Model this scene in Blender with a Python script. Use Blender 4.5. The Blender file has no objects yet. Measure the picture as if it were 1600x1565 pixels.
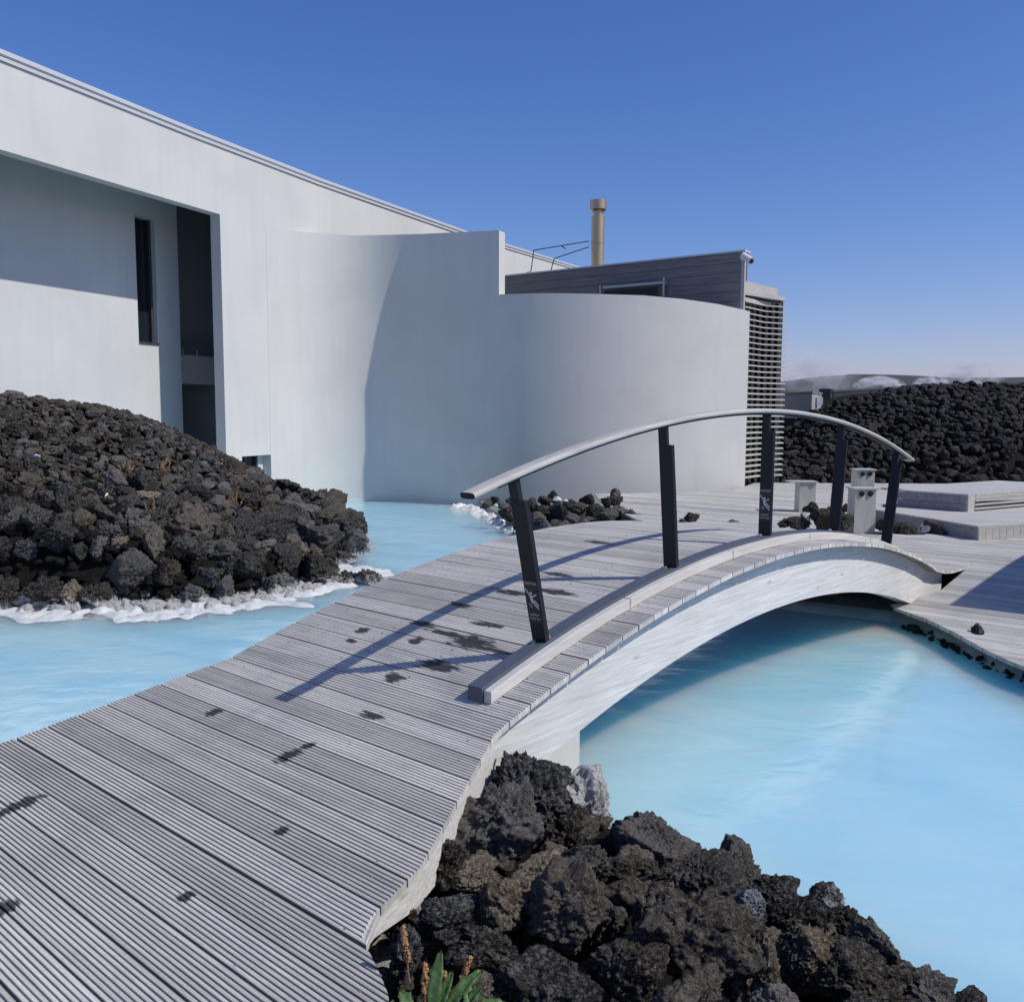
import bpy, math, random
import numpy as np
from mathutils import Vector, Matrix
random.seed(7); rng = np.random.default_rng(7)
scene = bpy.context.scene
# ------------------------------------------------------------------ camera, sky, sun, exposure
F, PITCH, ROLL = 1426.3 / 1600.0, math.radians(5.666), math.radians(0.252)
SUN_AZ, SUN_EL = math.radians(109), math.radians(46.5)      # clockwise from +Y
cd = bpy.data.cameras.new('camera'); cam = bpy.data.objects.new('camera', cd)
scene.collection.objects.link(cam); scene.camera = cam
cd.sensor_fit = 'HORIZONTAL'; cd.sensor_width = 36; cd.lens = 36 * F
cd.clip_start = 0.05; cd.clip_end = 5000
cam.matrix_world = Matrix.Rotation(math.pi / 2 - PITCH, 4, 'X') @ Matrix.Rotation(ROLL, 4, 'Z')
w = bpy.data.worlds.new('World'); scene.world = w; w.use_nodes = True
nt = w.node_tree; bg = nt.nodes['Background']
sky = nt.nodes.new('ShaderNodeTexSky'); sky.sky_type = 'NISHITA'; sky.sun_disc = False
sky.sun_elevation = SUN_EL; sky.sun_rotation = SUN_AZ
sky.altitude = 50; sky.air_density = 1.0; sky.dust_density = 0.55; sky.ozone_density = 2.0
sp_ = nt.nodes.new('ShaderNodeSeparateColor'); cb_ = nt.nodes.new('ShaderNodeCombineColor'); nt.links.new(sky.outputs[0], sp_.inputs[0])
for i_, (mul, pw, ga) in enumerate(((.115, 1.42, .79), (.116, 1.13, .63), (.152, .90, .64))):      # deeper blue sky, cool white balance
    m1_ = nt.nodes.new('ShaderNodeMath'); m1_.operation = 'MULTIPLY'; m1_.inputs[1].default_value = mul
    m2_ = nt.nodes.new('ShaderNodeMath'); m2_.operation = 'POWER'; m2_.inputs[1].default_value = pw
    m3_ = nt.nodes.new('ShaderNodeMath'); m3_.operation = 'MULTIPLY'; m3_.inputs[1].default_value = ga * 10
    nt.links.new(sp_.outputs[i_], m1_.inputs[0]); nt.links.new(m1_.outputs[0], m2_.inputs[0]); nt.links.new(m2_.outputs[0], m3_.inputs[0]); nt.links.new(m3_.outputs[0], cb_.inputs[i_])
nt.links.new(cb_.outputs[0], bg.inputs[0]); bg.inputs[1].default_value = 0.10
sl = bpy.data.lights.new('sun', 'SUN'); sl.energy = 3.15; sl.angle = math.radians(0.53); sl.color = (1, .965, .87)
so = bpy.data.objects.new('sun', sl); scene.collection.objects.link(so)
so.rotation_euler = Vector((math.sin(SUN_AZ) * math.cos(SUN_EL), math.cos(SUN_AZ) * math.cos(SUN_EL), math.sin(SUN_EL))).to_track_quat('Z', 'Y').to_euler()
scene.view_settings.view_transform = 'Standard'; scene.view_settings.look = 'None'
scene.view_settings.exposure = 0.3; scene.view_settings.gamma = 1.0
scene.cycles.max_bounces = 6; scene.cycles.volume_bounces = 1; scene.cycles.volume_step_rate = 1.0

# ------------------------------------------------------------------ layout (metres, eye at the origin)
WZ, DZ = -1.98, -1.60                                        # water level, upper boardwalk level
TH = math.radians(41.026)                                    # heading of the bridge
dv = np.array([math.sin(TH), math.cos(TH), 0]); nv = np.array([math.cos(TH), -math.sin(TH), 0])
CN, S0, Z0, R = -2.8647, 5.9412, -11.2198, 10.344            # curb line, arc centre, arc radius
def ray(x, y):
    x -= 800; y -= 782.5; f = F * 1600
    a = (x * math.cos(ROLL) + y * math.sin(ROLL)) / f; b = -(-x * math.sin(ROLL) + y * math.cos(ROLL)) / f
    return np.array([a, math.cos(PITCH) + b * math.sin(PITCH), -math.sin(PITCH) + b * math.cos(PITCH)])
def atz(x, y, z): v = ray(x, y); return v * z / v[2]
def aty(x, y, Y): v = ray(x, y); return v * Y / v[1]
def sn(P): return float(P @ dv), float(P @ nv)

# ------------------------------------------------------------------ helpers
def coll(o): scene.collection.objects.link(o); return o
def tag(o, label=None, cat=None, group=None, kind=None):
    if label: o['label'] = label
    if cat: o['category'] = cat
    if group: o['group'] = group
    if kind: o['kind'] = kind
    return o
def empty(name, loc, rz=0):
    o = coll(bpy.data.objects.new(name, None)); o.location = loc; o.rotation_euler = (0, 0, rz); o.empty_display_size = .2
    return o
class MB:
    def __init__(s): s.v = []; s.f = []; s.m = []
    def add(s, vs, fs, mi=0):
        b = len(s.v); s.v += [tuple(float(c) for c in v) for v in vs]
        s.f += [tuple(i + b for i in f) for f in fs]; s.m += [mi] * len(fs); return s
    def box(s, x0, x1, y0, y1, z0, z1, mi=0):
        vs = [(x, y, z) for z in (z0, z1) for y in (y0, y1) for x in (x0, x1)]
        return s.add(vs, [(0, 2, 3, 1), (4, 5, 7, 6), (0, 1, 5, 4), (2, 6, 7, 3), (0, 4, 6, 2), (1, 3, 7, 5)], mi)
    def hexa(s, a, b, mi=0):                                 # a: 4 pts, b: 4 pts opposite
        return s.add(list(a) + list(b), [(3, 2, 1, 0), (4, 5, 6, 7), (0, 1, 5, 4), (1, 2, 6, 5), (2, 3, 7, 6), (3, 0, 4, 7)], mi)
    def wall(s, P, Q, z0p, z1p, z0q, z1q, th, mi=0):         # vertical slab P->Q, thickness to the left of travel
        P = np.array(P[:2]); Q = np.array(Q[:2]); t = (Q - P) / np.linalg.norm(Q - P); n = np.array([-t[1], t[0]]) * th
        A = [(P[0], P[1], z0p), (Q[0], Q[1], z0q), (Q[0], Q[1], z1q), (P[0], P[1], z1p)]
        B = [(x + n[0], y + n[1], z) for x, y, z in A]
        return s.hexa(A, B, mi)
    def cyl(s, p, q, r, r2=None, n=16, mi=0):
        p = Vector(p); q = Vector(q); r2 = r if r2 is None else r2; t = (q - p).normalized()
        u = t.orthogonal().normalized(); k = t.cross(u); vs = []
        for c, rr in ((p, r), (q, r2)):
            for i in range(n):
                a = 2 * math.pi * i / n; vs.append(c + u * math.cos(a) * rr + k * math.sin(a) * rr)
        fs = [(i, (i + 1) % n, n + (i + 1) % n, n + i) for i in range(n)] + [tuple(range(n))[::-1], tuple(range(n, 2 * n))]
        return s.add(vs, fs, mi)
    def build(s, name, mats, parent=None, smooth=False, bevel=0):
        me = bpy.data.meshes.new(name); me.from_pydata(s.v, [], s.f)
        for m in (mats if isinstance(mats, (list, tuple)) else [mats]): me.materials.append(m)
        if any(s.m): me.polygons.foreach_set('material_index', s.m)
        if smooth: me.polygons.foreach_set('use_smooth', [True] * len(me.polygons))
        import bmesh
        bm = bmesh.new(); bm.from_mesh(me); bmesh.ops.recalc_face_normals(bm, faces=bm.faces); bm.to_mesh(me); bm.free()
        o = coll(bpy.data.objects.new(name, me))
        if parent:
            o.parent = parent; o.matrix_parent_inverse = Matrix.Identity(4)
            mw = Matrix.LocRotScale(parent.location, parent.rotation_euler, parent.scale)
            me.transform(mw.inverted())
        if bevel:
            b = o.modifiers.new('bevel', 'BEVEL'); b.width = bevel; b.segments = 2; b.limit_method = 'ANGLE'
        return o
# --- numpy value noise
def _h(i, j, k, s):
    n = (i * 374761393 + j * 668265263 + k * 2147483647 + s * 1274126177) & 0xffffffff
    n = ((n ^ (n >> 13)) * 1274126177) & 0xffffffff; n = ((n ^ (n >> 16)) * 2246822519) & 0xffffffff
    return ((n ^ (n >> 15)) & 0xffff) / 65535.0 * 2 - 1
def vnoise(p, s=0):
    p = np.asarray(p, float) + 1000; i = np.floor(p).astype(np.int64); f = p - i; f = f * f * (3 - 2 * f); o = 0
    for dx in (0, 1):
        for dy in (0, 1):
            for dz in (0, 1):
                wt = (f[:, 0] if dx else 1 - f[:, 0]) * (f[:, 1] if dy else 1 - f[:, 1]) * (f[:, 2] if dz else 1 - f[:, 2])
                o = o + wt * _h(i[:, 0] + dx, i[:, 1] + dy, i[:, 2] + dz, s)
    return o
def worley(p, s=0):
    p = np.asarray(p, float) + 1000; i = np.floor(p).astype(np.int64); d1 = np.full(len(p), 9.)
    for dx in (-1, 0, 1):
        for dy in (-1, 0, 1):
            for dz in (-1, 0, 1):
                c = i + np.array([dx, dy, dz]); q = np.stack([c[:, a] + .5 + .45 * _h(c[:, 0], c[:, 1], c[:, 2], s + 11 * a + 3) for a in range(3)], 1)
                d1 = np.minimum(d1, ((p - q) ** 2).sum(1))
    return np.sqrt(d1)
# ------------------------------------------------------------------ materials
def mat(name, base=(.5, .5, .5), rough=.8, metal=0, spec=.5):
    m = bpy.data.materials.new(name); m.use_nodes = True; b = m.node_tree.nodes['Principled BSDF']
    b.inputs['Base Color'].default_value = (*base, 1); b.inputs['Roughness'].default_value = rough
    b.inputs['Metallic'].default_value = metal; b.inputs['Specular IOR Level'].default_value = spec
    return m
class NG:
    def __init__(s, m): s.t = m.node_tree; s.b = s.t.nodes['Principled BSDF']; s.tc = s.t.nodes.new('ShaderNodeTexCoord')
    def n(s, ty, **k):
        o = s.t.nodes.new(ty)
        for a, b in k.items(): setattr(o, a, b)
        return o
    def set(s, sock, v):
        if hasattr(v, 'node') or isinstance(v, bpy.types.NodeSocket): s.t.links.new(v, sock)
        elif isinstance(v, (tuple, list)) and len(v) == 3 and sock.type == 'RGBA': sock.default_value = (*v, 1)
        else: sock.default_value = v
    def mapv(s, src, sc=(1, 1, 1), loc=(0, 0, 0)):
        o = s.n('ShaderNodeMapping'); s.set(o.inputs['Vector'], src); o.inputs['Scale'].default_value = sc; o.inputs['Location'].default_value = loc; return o.outputs[0]
    def noise(s, vec, scale=5, det=5, rough=.55, dist=0):
        o = s.n('ShaderNodeTexNoise'); s.set(o.inputs['Vector'], vec); o.inputs['Scale'].default_value = scale
        o.inputs['Detail'].default_value = det; o.inputs['Roughness'].default_value = rough; o.inputs['Distortion'].default_value = dist; return o.outputs['Fac']
    def vor(s, vec, scale=5, feat='F1'):
        o = s.n('ShaderNodeTexVoronoi', feature=feat); s.set(o.inputs['Vector'], vec); o.inputs['Scale'].default_value = scale; return o.outputs['Distance']
    def math(s, op, a, b=0, c=None, clamp=False):
        o = s.n('ShaderNodeMath', operation=op, use_clamp=clamp); s.set(o.inputs[0], a); s.set(o.inputs[1], b)
        if c is not None: s.set(o.inputs[2], c)
        return o.outputs[0]
    def ramp(s, fac, stops):
        o = s.n('ShaderNodeValToRGB'); s.set(o.inputs[0], fac); e = o.color_ramp.elements
        while len(e) < len(stops): e.new(.5)
        for q, (p, c) in zip(e, stops): q.position = p; q.color = (*(c if isinstance(c, (tuple, list)) else (c, c, c)), 1)
        return o.outputs[0]
    def mix(s, fac, a, b, mode='MIX'):
        o = s.n('ShaderNodeMix', data_type='RGBA', blend_type=mode); s.set(o.inputs[0], fac); s.set(o.inputs[6], a); s.set(o.inputs[7], b); return o.outputs[2]
    def sep(s, v): o = s.n('ShaderNodeSeparateXYZ'); s.set(o.inputs[0], v); return o.outputs
    def bump(s, h, strength=.5, dist=.01, prev=None):
        o = s.n('ShaderNodeBump'); s.set(o.inputs['Height'], h); o.inputs['Strength'].default_value = strength; o.inputs['Distance'].default_value = dist
        if prev is not None: s.set(o.inputs['Normal'], prev)
        return o.outputs[0]
    def out(s, col=None, rough=None, nor=None):
        if col is not None: s.set(s.b.inputs['Base Color'], col)
        if rough is not None: s.set(s.b.inputs['Roughness'], rough)
        if nor is not None: s.set(s.b.inputs['Normal'], nor)

def plaster(name, base):
    m = mat(name, base, .85, spec=.25); g = NG(m); P = g.n('ShaderNodeNewGeometry').outputs['Position']
    a = g.noise(g.mapv(P, (.5, .5, .5)), 1.2, 6, .6, .3); b = g.noise(g.mapv(P, (3, 3, .25)), 1.6, 5, .6); c = g.noise(P, 14, 4)
    col = g.mix(g.ramp(a, [(.35, 0), (.7, 1)]), tuple(x * .90 for x in base), base)
    col = g.mix(g.math('MULTIPLY', g.ramp(b, [(.48, 0), (.74, 1)]), .34), col, (base[0] * .78, base[1] * .82, base[2] * .86))
    z = g.sep(P)[2]                                          # silica tide mark just above the water
    tide = g.math('MULTIPLY', g.ramp(g.math('ADD', g.math('MULTIPLY', g.math('SUBTRACT', z, WZ), 5), g.math('MULTIPLY', b, .5)), [(.3, 1), (.7, 0)]), .6)
    col = g.mix(tide, col, (.62, .66, .66))
    g.out(col, None, g.bump(g.math('ADD', g.math('MULTIPLY', a, 2), g.math('MULTIPLY', c, .12)), .12, .03)); return m
M = {}
M['plaster'] = plaster('white_plaster', (.565, .56, .54))
M['plaster_in'] = plaster('recess_plaster', (.56, .57, .565))
def wood(name, base, axis, amp=.22, rough=.75, gs=1., bump=.3, knots=False):
    m = mat(name, base, rough, spec=.3); g = NG(m); sc = [26, 26, 26]; sc[axis] = 1.1
    v = g.mapv(g.tc.outputs['Object'], tuple(x * gs for x in sc))
    a = g.noise(v, 1, 6, .65, .4); b = g.noise(g.tc.outputs['Object'], 1.7, 4, .6); c = g.noise(g.mapv(v, (5, 5, 5)), 1, 3)
    lo = tuple(x * (1 - amp * 1.5) for x in base); hi = tuple(min(1, x * (1 + amp)) for x in base)
    col = g.mix(g.ramp(a, [(.3, 0), (.72, 1)]), lo, hi)
    col = g.mix(g.math('MULTIPLY', g.ramp(b, [(.45, 0), (.8, 1)]), .35), col, tuple(x * .62 for x in base))
    if knots:
        k = g.vor(g.mapv(g.tc.outputs['Object'], (9, 3.2, 9) if axis == 1 else (3, 9, 9)), 1)
        col = g.mix(g.ramp(k, [(.05, .7), (.16, 0)]), col, (.40, .34, .27))
    g.out(col, None, g.bump(g.math('ADD', a, g.math('MULTIPLY', c, .4)), bump, .004)); return m
M['rail'] = wood('silvered_rail_wood', (.44, .425, .41), 1, .14)
M['beam'] = wood('whitewashed_beam_wood', (.60, .59, .575), 1, .15, bump=.9, knots=True, gs=2.3)
M['curb_light'] = wood('pale_curb_wood', (.55, .535, .51), 1, .15)
M['post'] = mat('dark_coated_metal', (.010, .012, .017), .5, spec=.3); M['curb'] = mat('dark_curb_metal', (.075, .088, .115), .5, spec=.35)
M['flash'] = mat('roof_flashing_metal', (.50, .51, .53), .5, .1)
M['glass'] = mat('dark_window_glass', (.012, .018, .024), .08)
M['frame'] = mat('dark_window_frame', (.04, .045, .05), .5)
M['bolt'] = mat('steel_bolt', (.7, .7, .68), .3, .8)
M['black'] = mat('black_sticker', (.008, .009, .012), .4); M['white'] = mat('sticker_white', (.6, .6, .64), .6)
M['screw'] = mat('dull_screw', (.3, .3, .31), .4, .7)
M['louvre'] = wood('pale_louvre_wood', (.42, .405, .39), 0, .1)
M['cladding'] = wood('weathered_cladding', (.215, .205, .20), 0, .3); M['cladding'].node_tree.nodes['Mapping'].inputs['Scale'].default_value = (1.5, 1.5, 50)
M['caster'] = wood('caster_timber', (.25, .24, .24), 2, .3)
M['concrete'] = plaster('grey_concrete', (.33, .33, .33)); M['cream'] = plaster('cream_concrete', (.55, .53, .48))
M['darkgreen'] = mat('dark_green_sheet', (.018, .025, .024), .6)
def stain_wall():
    m = mat('stained_bank_concrete', (.3, .3, .3), .8); g = NG(m); P = g.n('ShaderNodeNewGeometry').outputs['Position']
    a = g.noise(g.mapv(P, (1.5, 1.5, .8)), 2.2, 6, .65, .6); z = g.math('MULTIPLY', g.math('SUBTRACT', g.sep(P)[2], WZ), 4)
    col = g.mix(g.ramp(a, [(.35, 0), (.65, 1)]), (.10, .11, .085), (.26, .30, .29))
    col = g.mix(g.ramp(g.math('ADD', z, a), [(.5, 1), (.85, 0)]), col, (.38, .50, .54)); g.out(col, None, g.bump(a, .5, .03)); return m
M['bank'] = stain_wall()
def metal_brushed(name, base, rough):
    m = mat(name, base, rough, .9); g = NG(m); v = g.mapv(g.tc.outputs['Object'], (6, 6, .8))
    a = g.noise(v, 1.5, 4); g.out(g.mix(g.ramp(a, [(.3, 0), (.7, 1)]), tuple(x * .75 for x in base), base)); return m
M['flue'] = metal_brushed('bronzed_flue_steel', (.60, .45, .27), .36)
M['lampmetal'] = mat('pale_bollard_metal', (.50, .50, .45), .5, .15)
def lampmetal():
    g = NG(M['lampmetal']); a = g.noise(g.mapv(g.tc.outputs['Object'], (3, 3, 1)), 3, 4)
    g.out(g.mix(g.ramp(a, [(.4, 0), (.7, .7)]), (.50, .50, .45), (.33, .35, .33)))
lampmetal()
# deck boards, wet marks on the bridge
def zd(s):
    s = np.asarray(s, float); Rd = R - .07
    arc = Z0 + np.sqrt(np.maximum(Rd ** 2 - (s - S0) ** 2, 0))
    lo = np.interp(s, [-9, .45, .9, 1.3, 1.7, 2.2, 2.6, 2.85], [-1.665, -1.665, -1.652, -1.622, -1.578, -1.512, -1.458, -1.424])
    hi = np.interp(s, [9.2, 9.5, 9.8, 10.2, 30], [-1.488, -1.55, -1.583, -1.60, -1.60])
    return np.where(s < 2.85, lo, np.where(s > 9.2, hi, arc))
def on_deck(x, y):
    z = -1.6
    for _ in range(12):
        P = atz(x, y, z); s, N = sn(P); z = .5 * z + .5 * float(zd(s))
    return s, N
STAINS = [(735, 1003, .17, .075), (700, 990, .20, .03), (770, 1015, .16, .03), (660, 975, .12, .03), (565, 985, .06, .035), (548, 1001, .05, .025), (760, 975, .13, .03),
          (335, 1112, .05, .05), (580, 1118, .085, .035), (615, 1058, .07, .05), (685, 1040, .15, .05), (450, 1180, .05, .07), (440, 1297, .03, .035), (28, 1258, .05, .10), (0, 1420, .05, .06),
          (800, 925, .16, .05), (870, 897, .14, .04), (870, 925, .16, .045), (935, 847, .14, .05), (650, 1000, .05, .06), (480, 1165, .03, .05), (290, 1400, .03, .03), (720, 945, .12, .035)]
def deckmat(name, base, stains=()):
    m = mat(name, base, .78, spec=.35); g = NG(m); O = g.tc.outputs['Object']
    at = g.n('ShaderNodeAttribute', attribute_name='board'); bf = g.sep(at.outputs['Color'])
    v = g.n('ShaderNodeCombineXYZ'); xyz = g.sep(O)
    g.set(v.inputs[0], g.math('ADD', g.math('MULTIPLY', xyz[0], 1.3), g.math('MULTIPLY', bf[0], 37))); g.set(v.inputs[1], g.math('MULTIPLY', xyz[1], 55)); g.set(v.inputs[2], bf[1])
    a = g.noise(v.outputs[0], 1, 5, .6, .3); b = g.noise(O, 1.6, 7, .72, .5); c = g.noise(g.mapv(O, (6, 30, 6)), 6, 5)
    tone = g.math('ADD', g.math('MULTIPLY', bf[0], .40), .80)
    col = g.mix(g.ramp(a, [(.3, 0), (.72, 1)]), tuple(x * .68 for x in base), tuple(x * 1.2 for x in base))
    col = g.mix(g.math('MULTIPLY', g.ramp(b, [(.48, 0), (.68, 1)]), .5), col, (base[0] * 1.28, base[1] * 1.22, base[2] * 1.16))
    col = g.mix(g.math('MULTIPLY', g.ramp(b, [(.30, 1), (.47, 0)]), .5), col, tuple(x * .6 for x in base))
    sc = g.n('ShaderNodeVectorMath', operation='SCALE'); g.set(sc.inputs[0], col); g.set(sc.inputs['Scale'], tone); col = sc.outputs[0]
    col = g.mix(g.math('MULTIPLY', g.ramp(c, [(.5, 0), (.72, 1)]), .35), col, tuple(x * .5 for x in base))
    gr = g.math('MULTIPLY', bf[2], 1.0)                      # shade of grooves and board gaps darkened into the colour
    col = g.mix(g.math('MULTIPLY', gr, .60), col, (.05, .047, .046)); rough = .78
    if stains:
        nz = g.noise(g.mapv(O, (10, 58, 1)), 1, 5, .65); tot = None
        for x, y, rx, ry in stains:
            s_, N_ = on_deck(x, y); q = g.n('ShaderNodeVectorMath', operation='LENGTH')
            cmb = g.n('ShaderNodeCombineXYZ'); g.set(cmb.inputs[0], g.math('MULTIPLY', g.math('SUBTRACT', xyz[0], N_ - BN), 1 / rx)); g.set(cmb.inputs[1], g.math('MULTIPLY', g.math('SUBTRACT', xyz[1], s_ - BS), 1 / ry))
            g.set(q.inputs[0], cmb.outputs[0]); tot = q.outputs['Value'] if tot is None else g.math('MINIMUM', tot, q.outputs['Value'])
        k = g.math('ADD', tot, g.math('MULTIPLY', g.math('SUBTRACT', nz, .5), 2.6)); k = g.ramp(k, [(.66, 1), (1.0, 0)])
        col = g.mix(g.math('MULTIPLY', k, .9), col, (.012, .012, .014)); rough = g.math('SUBTRACT', .78, g.math('MULTIPLY', k, .3))
    g.out(col, rough, g.bump(g.math('ADD', a, g.math('MULTIPLY', c, .6)), .35, .003)); return m
BN, BS, BZ = -3.6, S0, WZ                                    # base of the footbridge in (N, s, z)
M['deck'] = deckmat('grooved_bridge_decking', (.51, .49, .465), STAINS)
M['board'] = deckmat('boardwalk_decking', (.54, .52, .49))

def rockmat(name, dark, mid, lite, crust=0., tint=.6, bump=1., sc=1., tide=True):
    m = mat(name, dark, .92, spec=.22); g = NG(m); O = g.tc.outputs['Object']; P = g.n('ShaderNodeNewGeometry').outputs['Position']
    at = g.n('ShaderNodeAttribute', attribute_name='tone').outputs['Fac']; rnd = g.n('ShaderNodeObjectInfo').outputs['Random']; rnd = g.math('FRACT', g.math('ADD', rnd, at))
    a = g.noise(P, 5 * sc, 6, .65, .3); b = g.noise(P, 60 * sc, 6, .75); v = g.vor(g.mapv(P, (1, 1, 1)), 46 * sc); v2 = g.vor(P, 130 * sc)
    col = g.mix(g.ramp(a, [(.35, 0), (.62, 1)]), dark, mid)
    col = g.mix(g.math('MULTIPLY', g.ramp(rnd, [(.45, 0), (.95, 1)]), tint), col, lite)
    col = g.mix(g.math('MULTIPLY', g.ramp(b, [(.47, 0), (.62, 1)]), .72), col, lite)  # pale speckles paint the light caught by the porous texture
    col = g.mix(g.math('MULTIPLY', g.ramp(v, [(.08, 1), (.3, 0)]), .7), col, tuple(x * .35 for x in dark))   # pores
    n2 = g.noise(P, 9, 5, .7)
    k = g.math('ADD', g.math('SUBTRACT', g.sep(P)[2], WZ), g.math('MULTIPLY', g.math('SUBTRACT', n2, .5), .42))
    if tide: col = g.mix(g.ramp(k, [(.03, 1), (.10, 0)]), col, (.66, .66, .64))                                  # silica at the waterline
    if crust: col = g.mix(g.ramp(g.math('ADD', n2, g.math('MULTIPLY', b, .5)), [(1 - crust * .5, 0), (1.08 - crust * .5, 1)]), col, (.62, .61, .60))
    h = g.math('ADD', g.math('MULTIPLY', b, 1.6), g.math('MULTIPLY', v, .7)); nn = g.bump(h, bump, .026)
    nn = g.bump(g.math('ADD', v2, g.noise(P, 190 * sc, 3)), bump * .9, .006, nn)
    g.out(col, None, nn); return m
M['lava'] = rockmat('black_lava', (.011, .0105, .0105), (.034, .032, .031), (.24, .222, .205))
M['lava_grey'] = rockmat('blue_grey_lava', (.016, .016, .018), (.048, .048, .051), (.30, .295, .30), tint=.45)
M['lava_tan'] = rockmat('tan_lava', (.036, .029, .022), (.14, .115, .085), (.42, .35, .26), tint=.5)
M['lava_brown'] = rockmat('brown_lava', (.012, .011, .0095), (.043, .036, .031), (.25, .215, .18))
M['lava_crust'] = rockmat('silica_crusted_lava', (.03, .03, .032), (.08, .08, .085), (.25, .25, .25), crust=1.12)
M['lava_pale'] = rockmat('pale_grey_lava', (.16, .175, .21), (.24, .265, .31), (.36, .39, .44), tint=.3)
M['lava_far'] = rockmat('far_black_lava', (.005, .005, .006), (.015, .0145, .015), (.125, .115, .112), sc=.45, tint=.22)
M['bare'] = rockmat('wet_dark_lava', (.012, .014, .014), (.03, .034, .034), (.09, .10, .10), tide=False)
M['rubble'] = rockmat('lava_rubble', (.006, .006, .006), (.014, .012, .011), (.03, .026, .024), tint=.2)  # near-black colour paints the shade in the gaps between rocks
def crustmat():
    m = mat('silica_crust', (.74, .73, .70), .7); g = NG(m); P = g.n('ShaderNodeNewGeometry').outputs['Position']
    a = g.noise(P, 6, 5, .6); b = g.noise(P, 40, 4); g.out(g.mix(g.ramp(a, [(.4, 0), (.7, 1)]), (.50, .53, .55), (.70, .69, .66)), None, g.bump(g.math('ADD', a, g.math('MULTIPLY', b, .3)), .6, .02)); return m
M['silica'] = crustmat()

# ------------------------------------------------------------------ ground, water, hills
def structure(o): o['kind'] = 'structure'; return o
def watermat():
    m = mat('milky_geothermal_water', (.36, .64, .80), .06, spec=.5); g = NG(m); g.b.inputs['Subsurface Weight'].default_value = 1; g.b.inputs['Subsurface Radius'].default_value = (.35, .8, 1.0); g.b.inputs['Subsurface Scale'].default_value = 2.4; P = g.n('ShaderNodeNewGeometry').outputs['Position']
    m.node_tree.nodes['Principled BSDF'].inputs['IOR'].default_value = 1.33
    r = g.n('ShaderNodeVectorRotate', rotation_type='Z_AXIS'); g.set(r.inputs['Vector'], P); r.inputs['Angle'].default_value = .5
    a = g.noise(g.mapv(r.outputs[0], (.55, 1.3, 1)), .7, 5, .55, 1.4); b = g.noise(g.mapv(P, (1, 1.6, 1)), 2.2, 4, .5, .6); c = g.noise(g.mapv(P, (1, 1.5, 1)), 9, 3)
    col = g.mix(g.ramp(a, [(.38, 0), (.66, 1)]), (.305, .555, .705), (.40, .625, .73))
    g.out(col, None, g.bump(g.math('ADD', b, g.math('MULTIPLY', c, .18)), .22, .05)); return m
M['water'] = watermat()
o = MB().box(-60, 60, -30, 24, WZ - 12, WZ).build('pool_water', M['water']); structure(o)
gm = mat('dark_lava_ground', (.03, .03, .028), .95); g = NG(gm)
a = g.noise(g.n('ShaderNodeNewGeometry').outputs['Position'], .3, 6, .7); g.out(g.mix(a, (.018, .018, .018), (.06, .062, .05)), None, g.bump(a, .8, .4))
o = MB().add([(-3000, -300, -14.6), (3000, -300, -14.6), (3000, 24.5, -14.6), (-3000, 24.5, -14.6), (-3000, 24.6, -2.2), (3000, 24.6, -2.2), (3000, 4500, -2.2), (-3000, 4500, -2.2)], [(0, 1, 2, 3), (3, 2, 5, 4), (4, 5, 6, 7)]).build('ground', gm); structure(o)
# far low hills
hm = mat('far_hill_scrub', (.07, .085, .07), .95); g = NG(hm); a = g.noise(g.n('ShaderNodeNewGeometry').outputs['Position'], .02, 6, .6)
g.out(g.mix(g.ramp(a, [(.35, 0), (.7, 1)]), (.032, .036, .032), (.055, .060, .050)))
nx, ny = 160, 14; X = np.linspace(-700, 1100, nx); vs = []
prof = [(-700, 14), (0, 16), (180, 20), (295, 36.5), (330, 36), (375, 34.3), (415, 34.2), (455, 34.8), (500, 32.5), (560, 30.5), (620, 28.5), (720, 25), (860, 17), (1100, 12)]
for j in range(ny):
    for i in range(nx):
        t = j / (ny - 1); hh = np.interp(X[i] * 1.0, [p[0] for p in prof], [p[1] for p in prof]) * math.sin(min(1, t * 1.25) * math.pi / 2)
        hh += 1.4 * float(vnoise([[X[i] / 35, j * .8, 0]])[0]) * t
        vs.append((X[i], 560 + 700 * t * .5, -3 + hh))
o = MB().add(vs, [(j * nx + i, j * nx + i + 1, (j + 1) * nx + i + 1, (j + 1) * nx + i) for j in range(ny - 1) for i in range(nx - 1)]).build('hills', hm, smooth=True); structure(o)

# bank under the far boardwalks
def prism(pts, z0, z1, name, m, parent=None):
    n = len(pts); vs = [(x, y, z0) for x, y in pts] + [(x, y, z1) for x, y in pts]
    return MB().add(vs, [tuple(range(n)), tuple(range(n, 2 * n))] + [(i, (i + 1) % n, n + (i + 1) % n, n + i) for i in range(n)]).build(name, m, parent)
bank = [(-.7, 18.9), (-.25, 16.5), (.2, 14.5), (1.5, 11.6), (2.25, 9.35), (3.62, 8.46), (3.72, 7.9), (3.72, 7.4), (3.74, 6.9), (3.88, 6.4), (4.4, 3.5), (6.5, -2), (60, -6), (60, 60), (-.7, 60)]
structure(prism(bank, -2.55, -1.87, 'bank', M['bank']))

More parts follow.
